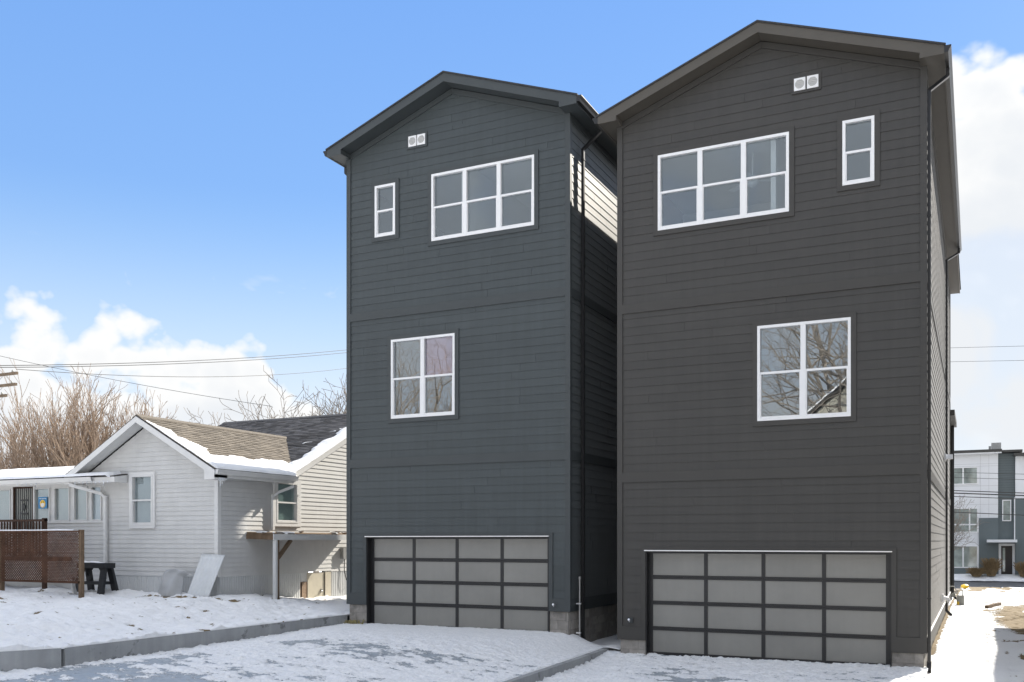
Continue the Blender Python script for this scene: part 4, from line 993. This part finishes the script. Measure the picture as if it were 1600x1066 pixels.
# ------------------------------------------------------------------ gas meter by the right house
gm = thing('gas_meter', 'grey gas meter with bent pipes beside the right house', 'gas meter', (-.3, 22.3, .2))
gx_, gy_ = -.62, 16.8
m_ = MB(); m_.wbox(gx_, gx_+.24, gy_-.08, gy_+.10, .18, .54); m_.tube([(gx_+.12, gy_-.08, .38), (gx_+.12, gy_-.10, .38)], .07, 14); m_.build('body', 'meter', gm)
m_ = MB(); m_.tube([(gx_+.19, gy_, .54), (gx_+.19, gy_, .72), (gx_-.02, gy_, .72), (gx_-.08, gy_, .84), (gx_-.2, gy_, .84)], .018, 8); m_.build('pipe', 'meter', gm)
m_ = MB(); m_.tube([(gx_+.05, gy_, .54), (gx_+.05, gy_, .62), (gx_-.08, gy_, .62), (gx_-.08, gy_, .43)], .018, 8); m_.build('pipe', 'meter', gm)
m_ = MB(); m_.tube([(gx_+.12, gy_, .18), (gx_+.12, gy_, -.1)], .02, 8); m_.build('pipe', 'meter', gm)
m_ = MB(); m_.tube([(gx_-.10, gy_-.02, .54), (gx_-.10, gy_+.05, .54)], .075, 16); m_.build('regulator', 'meter', gm)
m_ = MB(); m_.box(front(gy_-.085), gx_+.02, gx_+.09, .19, .33, 0, .004); m_.build('tag', 'yellow', gm)
m_ = MB(); m_.tube([(-.59, 40.2, -.4), (-.59, 40.2, -.28)], .02, 6); m_.tube([(-.59, 40.2, -.30), (-.59, 40.2, -.22), (-.59, 40.2, -.10), (-.59, 40.2, -.04)], [.05, .2, .2, .05], 12)
m_.build('utility_marker', 'yellow', label='small yellow marker at the roadside beyond the gas meter', cat='marker')
m_ = MB(); m_.rtube([(.30, 15.6, .23), (.55, 16.6, .25), (.72, 17.6, .24)], (0, 0, 1), .05, .06); m_.build('plank', 'wood', label='short brown plank lying in the sunlit snow', cat='plank')

# ------------------------------------------------------------------ terrace across the road
TY = 57.7; Tt = front(TY)
th = thing('terrace_house', 'white and slate-green three-storey townhouse across the road', 'house', (0, TY, 0))
m_ = MB(); m_.wbox(-16, 1.40, TY, TY+9, -.3, 8.78); m_.build('wall', 'th_white', th)
m_ = MB(); m_.wbox(1.403, 2.50, TY+.25, TY+8.9, -.3, 8.72); m_.build('stair_tower', 'th_grey', th)
m_ = MB(); m_.wbox(2.503, 14, TY-.12, TY+9, -.3, 8.45); m_.build('wall', 'th_white', th)
m_ = MB(); m_.box(Tt, .16, 1.399, -.2, 4.07, 0, .10); m_.box(Tt, -16, .158, -.2, .42, 0, .08); m_.build('wall_panel', 'th_grey', th)
m_ = MB(); m_.box(Tt, 2.49, 14, -.2, 5.44, .125, .22); m_.build('wall_panel', 'th_grey', th)
m_ = MB(); m_.wbox(-16.3, 1.65, TY-.5, TY+9.2, 8.80, 9.0); r1 = m_.build('roof', 'trimR', th)
m_ = MB(); m_.wbox(1.652, 2.95, TY-.3, TY+9.2, 8.76, 8.93); m_.wbox(2.4, 14.3, TY-.7, TY+9.2, 8.46, 8.66); m_.build('roof', 'trimR', th)
m_ = MB(); m_.wbox(-16.3, 1.62, TY-.45, TY-.3, 8.70, 8.795); m_.build('fascia', 'th_white', r1)
m_ = MB(); m_.wbox(1.0, 1.65, TY+2.4, TY+3.4, 9.0, 9.72); m_.wbox(.82, .98, TY+2.6, TY+3.2, 9.0, 9.5); m_.build('roof_unit', 'metal_grey', th)
for z in (8.0, 7.83, 6.4, 5.05):
    m_ = MB(); m_.box(Tt, -16, 1.39, z, z+.012, 0, .006); m_.build('panel_joint', 'metal_grey', th)
for u in (-.2+.45, .8):
    m_ = MB(); m_.box(Tt, u, u+.012, 4.1, 8.7, 0, .006); m_.build('panel_joint', 'metal_grey', th)
for k in range(26):
    z = 4.15+k*.175; m_ = MB(); m_.box(front(TY+.25), 1.403, 2.5, z, z+.012, 0, .008); m_.build('lap_line', 'trimR', th)
def twin(u0, u1, v0, v1, cols, splits=None, T=Tt):
    m_ = MB(); ring(m_, T, u0, u1, v0, v1, .07, 0, .07); w_ = m_.build('window', 'vinyl', th)
    cs = list(cols); hs = splits or [v0, v1]
    for a, b in zip(cs[:-1], cs[1:]):
        for c, d in zip(hs[:-1], hs[1:]):
            m_ = MB(); m_.box(T, a+.05, b-.05, c+(.05 if c > v0 else 0), d-(.05 if d < v1 else 0), 0, .02); m_.build('pane', 'th_glass', w_)
    m_ = MB(); m_.box(T, u0, u1, v0, v1, -.0, .012); m_.build('backing', 'vinyl', w_)
twin(-1.52, .08, 6.6, 7.74, (-1.52, -.88, .08)); twin(-1.9, .08, 3.08, 4.75, (-1.9, -.45, .08), [3.08, 3.6, 4.75]); twin(-1.9, .08, .50, 2.0, (-1.9, -.88, .08))
twin(-4.6, -2.9, 6.6, 7.74, (-4.6, -3.7, -2.9)); twin(1.74, 2.18, 3.9, 5.3, (1.69, 2.23), T=front(TY+.245))
m_ = MB(); m_.box(Tt, .67, 2.58, 2.30, 2.50, -.2, 1.3); m_.build('canopy', 'th_white', th)
m_ = MB(); ring(m_, front(TY+.25), 1.6, 2.32, -.1, 2.05, .16, 0, .1); m_.build('door_frame', 'vinyl', th)
m_ = MB(); m_.box(front(TY+.25), 1.6, 2.32, -.1, 2.05, 0, .03); dd_ = m_.build('door', 'dark_door', th)
m_ = MB(); m_.box(front(TY+.25), 1.70, 1.86, .2, 1.9, .03, .04); m_.build('pane', 'th_glass', dd_)
m_ = MB(); m_.tube([(2.46, TY-.18, 5.5), (2.46, TY-.18, 2.5)], .05, 6); m_.build('downspout', 'vinyl', th)

# ------------------------------------------------------------------ vegetation
def limb(mb, rnd, p, d, L, r, lvl, o):
    nseg = max(2, int(L/o['seg'])+1) if lvl < o['max'] else 2
    pts = [p]; rs = [r]; q = p; dd = d.copy(); kids = []
    for i in range(nseg):
        w = o['wob']*(1+.3*lvl)
        dd = (dd + Vector((rnd.gauss(0, w), rnd.gauss(0, w), rnd.gauss(0, w)+o['up']))).normalized()
        q = q + dd*(L/nseg); pts.append(q); t = (i+1)/nseg; rs.append(max(o['rmin'], r*(1-t*(.75 if lvl else .6))))
        if lvl < o['max'] and (t > o['bare'] if lvl == 0 else t > .15): kids.append((q, dd.copy(), rs[-1], t))
    mb.tube(pts, rs, 6 if lvl == 0 else (4 if lvl == 1 else 3), cap=False)
    if lvl >= o['max']: return
    for (q, dd, rr_, t) in kids:
        for _ in range(o['n'][lvl]):
            ax = dd.orthogonal().normalized(); ax.rotate(Matrix.Rotation(rnd.uniform(0, 6.283), 3, dd)); nd = dd.copy()
            nd.rotate(Matrix.Rotation(R(rnd.uniform(*o['ang'])), 3, ax))
            limb(mb, rnd, q, nd, L*rnd.uniform(*o['len'])*(1.15-.5*t), max(o['rmin'], rr_*rnd.uniform(.5, .8)), lvl+1, o)
def bare_tree(name, label, base, H, r, seed, mt='bark2', group=None, **kw):
    o = dict(seg=.7, max=3, wob=.07, up=.03, rmin=.008, bare=.3, n=[2, 2, 2, 1], ang=(25, 60), len=(.45, .7)); o.update(kw)
    rnd = random.Random(seed); t = thing(name, label, 'tree', base, group)
    mb = MB(); b = Vector(base); h0 = H*.28
    mb.tube([b-Vector((0, 0, .3)), b+Vector((0, 0, .15)), b+Vector((rnd.gauss(0, .08), rnd.gauss(0, .08), h0*.6)), b+Vector((rnd.gauss(0, .12), rnd.gauss(0, .12), h0))], [r*1.5, r*1.1, r*.9, r*.8], 8); mb.build('trunk', mt, t, smooth=True)
    cr = MB(); tp = Vector(mb.v[-1]) if False else b+Vector((0, 0, h0*.97))
    for k in range(o.get('stems', 4)):
        a = 6.283*k/o.get('stems', 4)+rnd.uniform(-.4, .4); s = rnd.uniform(*o.get('lean', (.25, .7)))
        d = Vector((math.cos(a)*s, math.sin(a)*s, 1)).normalized(); limb(cr, rnd, tp-Vector((0, 0, .1*k)), d, H*.62*rnd.uniform(.85, 1.1), r*.6, 0, o)
    cr.build('crown', mt, t); return t
def thicket(label, base, H, seed, width, mt='bark', stems=16, group=None):
    rnd = random.Random(seed); t = thing('bare_shrub', label, 'shrub', base, group); b = Vector(base)
    o = dict(seg=.8, max=2, wob=.05, up=.07, rmin=.010, bare=.12, n=[2, 2, 1], ang=(12, 34), len=(.28, .48))
    st = MB(); st.tube([b-Vector((0, 0, .3)), b+Vector((0, 0, .5))], [.5, .35], 8); st.build('stump', mt, t)
    cr = MB()
    for k in range(stems):
        a = rnd.uniform(0, 6.283); s = rnd.uniform(.05, 1)*width/H*.5
        d = Vector((math.cos(a)*s*1.2, math.sin(a)*s, 1)).normalized(); limb(cr, rnd, b+Vector((math.cos(a)*.4, math.sin(a)*.4, 0)), d, H*rnd.uniform(.72, 1.0), rnd.uniform(.05, .11), 0, o)
    cr.build('crown', mt, t); return t
GR = 'bare shrubs behind the bungalow'
thicket('dense brown leafless shrub at the far left behind the porch', (-47.5, 16.5, 0), 8.0, 1, 8.5, stems=24, group=GR)
thicket('tallest dense brown leafless shrub behind the porch roof', (-43.6, 15.5, 0), 9.5, 2, 8.5, stems=26, group=GR)
thicket('dense brown leafless shrub just left of the bungalow gable', (-40.0, 16.0, 0), 8.4, 3, 7.5, stems=24, group=GR)
thicket('lower brown leafless shrub between the taller ones behind porch', (-44.5, 12.5, 0), 6.6, 4, 8.5, stems=16, group=GR)
bare_tree('bare_tree', 'thin grey leafless tree rising behind the bungalow gable roof', (-37.0, 17.0, 0), 8.3, .14, 5, stems=5, n=[2, 2, 1, 1], lean=(.15, .5), up=.06, rmin=.012)
bare_tree('bare_tree', 'round-crowned leafless tree behind the slate roof ridge', (-28.2, 17.0, 0), 8.5, .15, 8, stems=7, n=[2, 2, 1, 1], lean=(.2, .60), up=.07, rmin=.011)
bare_tree('bare_tree', 'slim leafless tree beside the left charcoal house edge', (-25.8, 18.5, 0), 8.7, .13, 9, stems=5, n=[2, 2, 1, 1], lean=(.10, .42), up=.10, rmin=.011)
bare_tree('bare_tree', 'small leafless street tree before the white townhouse windows', (-2.2, 52.0, -.4), 5.6, .09, 12, stems=4, n=[2, 2, 1, 1], lean=(.3, .8), rmin=.010, bare=.1)
def grass_bush(label, base, H, W_, seed):
    rnd = random.Random(seed); t = thing('grass_clump', label, 'plant', base, 'ornamental grasses by the townhouse'); b = Vector(base); m_ = MB()
    for k in range(420):
        a = rnd.uniform(0, 6.283); s = rnd.random()**.6*W_/2; h = H*rnd.uniform(.45, 1)
        p = b+Vector((math.cos(a)*s*.4, math.sin(a)*s*.4, 0)); q = p+Vector((math.cos(a)*s*.3, math.sin(a)*s*.3, h*.6)); e = q+Vector((math.cos(a)*s*.5, math.sin(a)*s*.5, h*.4-s*.1))
        m_.tube([p, q, e], [.012, .011, .03 if rnd.random() < .3 else .006], 3, cap=False)
    m_.build('blades', 'dry_grass', t)
grass_bush('tall tan grass clump left of the townhouse door', (.95, 56.6, -.1), 1.35, 1.3, 1)
grass_bush('low brown grass clump under the townhouse window', (.0, 56.4, -.15), .7, 1.2, 2)
grass_bush('tan grass clump right of the townhouse door', (3.0, 56.5, -.1), 1.1, 1.2, 3)

# ------------------------------------------------------------------ pole and cables
pl = thing('utility_pole', 'wooden utility pole at the far left with crossarms reaching into view', 'pole', (-34.35, 5, 0))
m_ = MB(); m_.tube([(-34.35, 5, -.3), (-34.35, 5, 10.2)], [.17, .12], 10); m_.build('post', 'polewood', pl, smooth=True)
for z, tipx in ((8.80, -32.80), (8.38, -32.86), (7.99, -33.42)):
    m_ = MB(); m_.wbox(2*-34.35-tipx, tipx, 4.82, 4.91, z-.05, z+.05); ca = m_.build('crossarm', 'polewood', pl)
    m_ = MB()
    for s in (-1, 1): m_.tube([(-34.35, 4.86, z-.5), (-34.35+s*.75, 4.86, z-.05)], .014, 5)
    m_.build('brace', 'metal_grey', ca)
    for s in (-1, 1):
        m_ = MB(); xx = -34.35+s*(tipx+34.15-.06); m_.tube([(xx, 4.86, z+.05), (xx, 4.86, z+.09), (xx, 4.86, z+.14)], [.03, .045, .02], 8); m_.build('insulator', 'meter', ca)
def cable(label, a, b, sag, r, n=24, group=None):
    a, b = Vector(a), Vector(b); pts = []
    for i in range(n+1): t = i/n; p = a.lerp(b, t); p.z -= sag*4*t*(1-t); pts.append(p)
    m_ = MB(); m_.tube(pts, r, 5); m_.build('overhead_cable', 'wire', label=label, cat='cable', group=group)
cable('upper of the paired cables crossing the clouds at left', (-33.9, -3, 7.9), (-34.4, 36, 16.0), .55, .015)
cable('lower of the paired cables crossing the clouds at left', (-33.9, -3, 7.86), (-34.4, 36, 15.8), .55, .015)
cable('thin cable from the crossarm tip towards the left house', (-32.86, 4.86, 8.95), (-34.4, 36, 15.0), .75, .012)
cable('slack service cable dropping to the bungalow roof', (-44, 3.2, 12.3), (-22.3, 7.0, 7.15), .35, .008)
GW = 'cables in front of the townhouse'
for k, (z, r, lb) in enumerate(((6.40, .012, 'topmost thin cable before the white townhouse'), (6.10, .012, 'second thin cable before the white townhouse'), (5.36, .026, 'upper of three thick cables before townhouse'),
                            (5.22, .034, 'middle and thickest of three cables before townhouse'), (5.03, .022, 'lower of three close cables before townhouse'), (4.14, .024, 'lowest cable, passing the small tower window'),
                            (13.45, .010, 'upper faint cable high in the white sky at right'), (12.66, .010, 'lower faint cable in the white sky at right'))):
    cable(lb, (-24, 40, z+1.35), (24, 40, z-1.6), .05, r, 10, GW)

# ------------------------------------------------------------------ behind the camera: only seen mirrored in the windows
big = dict(max=3, seg=1.5, n=[2, 1, 2, 1], lean=(.35, .95), rmin=.010, wob=.10, up=.015, bare=.12, ang=(28, 65))
bare_tree('street_tree', 'large leafless tree mirrored in the right house middle window', (-4.5, -36, -.3), 18, .32, 21, stems=7, **big)
bare_tree('street_tree', 'leafless tree mirrored low in the right house middle window', (-14.5, -50, -.3), 12.5, .2, 22, stems=5, **big)
bare_tree('street_tree', 'leafless tree mirrored in the left house middle window', (-35.8, -40, -.3), 17.0, .26, 23, stems=7, **big)
bare_tree('street_tree', 'leafless tree mirrored at the left of the left house window', (-44, -46, -.3), 17, .26, 24, stems=5, **big)
hb = thing('house_opposite', 'tan house with snowy gable roof mirrored in the window', 'house', (-3, -44, -.4))
m_ = MB(); m_.wbox(-8.6, 4.6, -54, -44, -.4, 8.7); m_.prism(front(-44), [(-8.6, 8.7), (4.6, 8.7), (-2, 14.2)], -10, 0); m_.build('wall', 'house_behind', hb)
def gable(dz, th, dp, over):
    m_ = MB()
    for s_ in (-1, 1): m_.prism(front(-44), [(-2, 14.6+dz), (-2+s_*7.3, 8.4+dz), (-2+s_*7.3, 8.4+dz-th), (-2, 14.6+dz-th)][::-s_], dp, over)
    return m_
rf = gable(0, .25, -10.4, .45).build('roof', 'roof_edge', hb)
gable(.13, .12, -10.3, .42).build('roof_snow', 'snow', rf)
gable(-.02, .55, .46, .51).build('rake_fascia', 'house_trim', rf)
# house just beyond the right edge of the view: it lays the shade on the snow
nb = thing('neighbour_house', 'house just beyond the right edge whose shadow lies on snow', 'house', (6.5, 2, 0))
m_ = MB(); m_.wbox(2.95, 10, -16, 14.0, -.4, 4.9); m_.prism(front(-16), [(2.95, 4.9), (10, 4.9), (6.5, 6.3)], -30, 0); m_.build('wall', 'house_behind', nb)
m_ = MB()
for s in (-1, 1): m_.prism(front(-16), [(6.5, 6.6), (6.5+s*4.0, 5.0), (6.5+s*4.0, 4.85), (6.5, 6.4)][::-s], -30.5, .4)
m_.build('roof', 'shingle_dark', nb)

for o in bpy.data.objects:
    if '_base' in o.keys(): del o['_base']
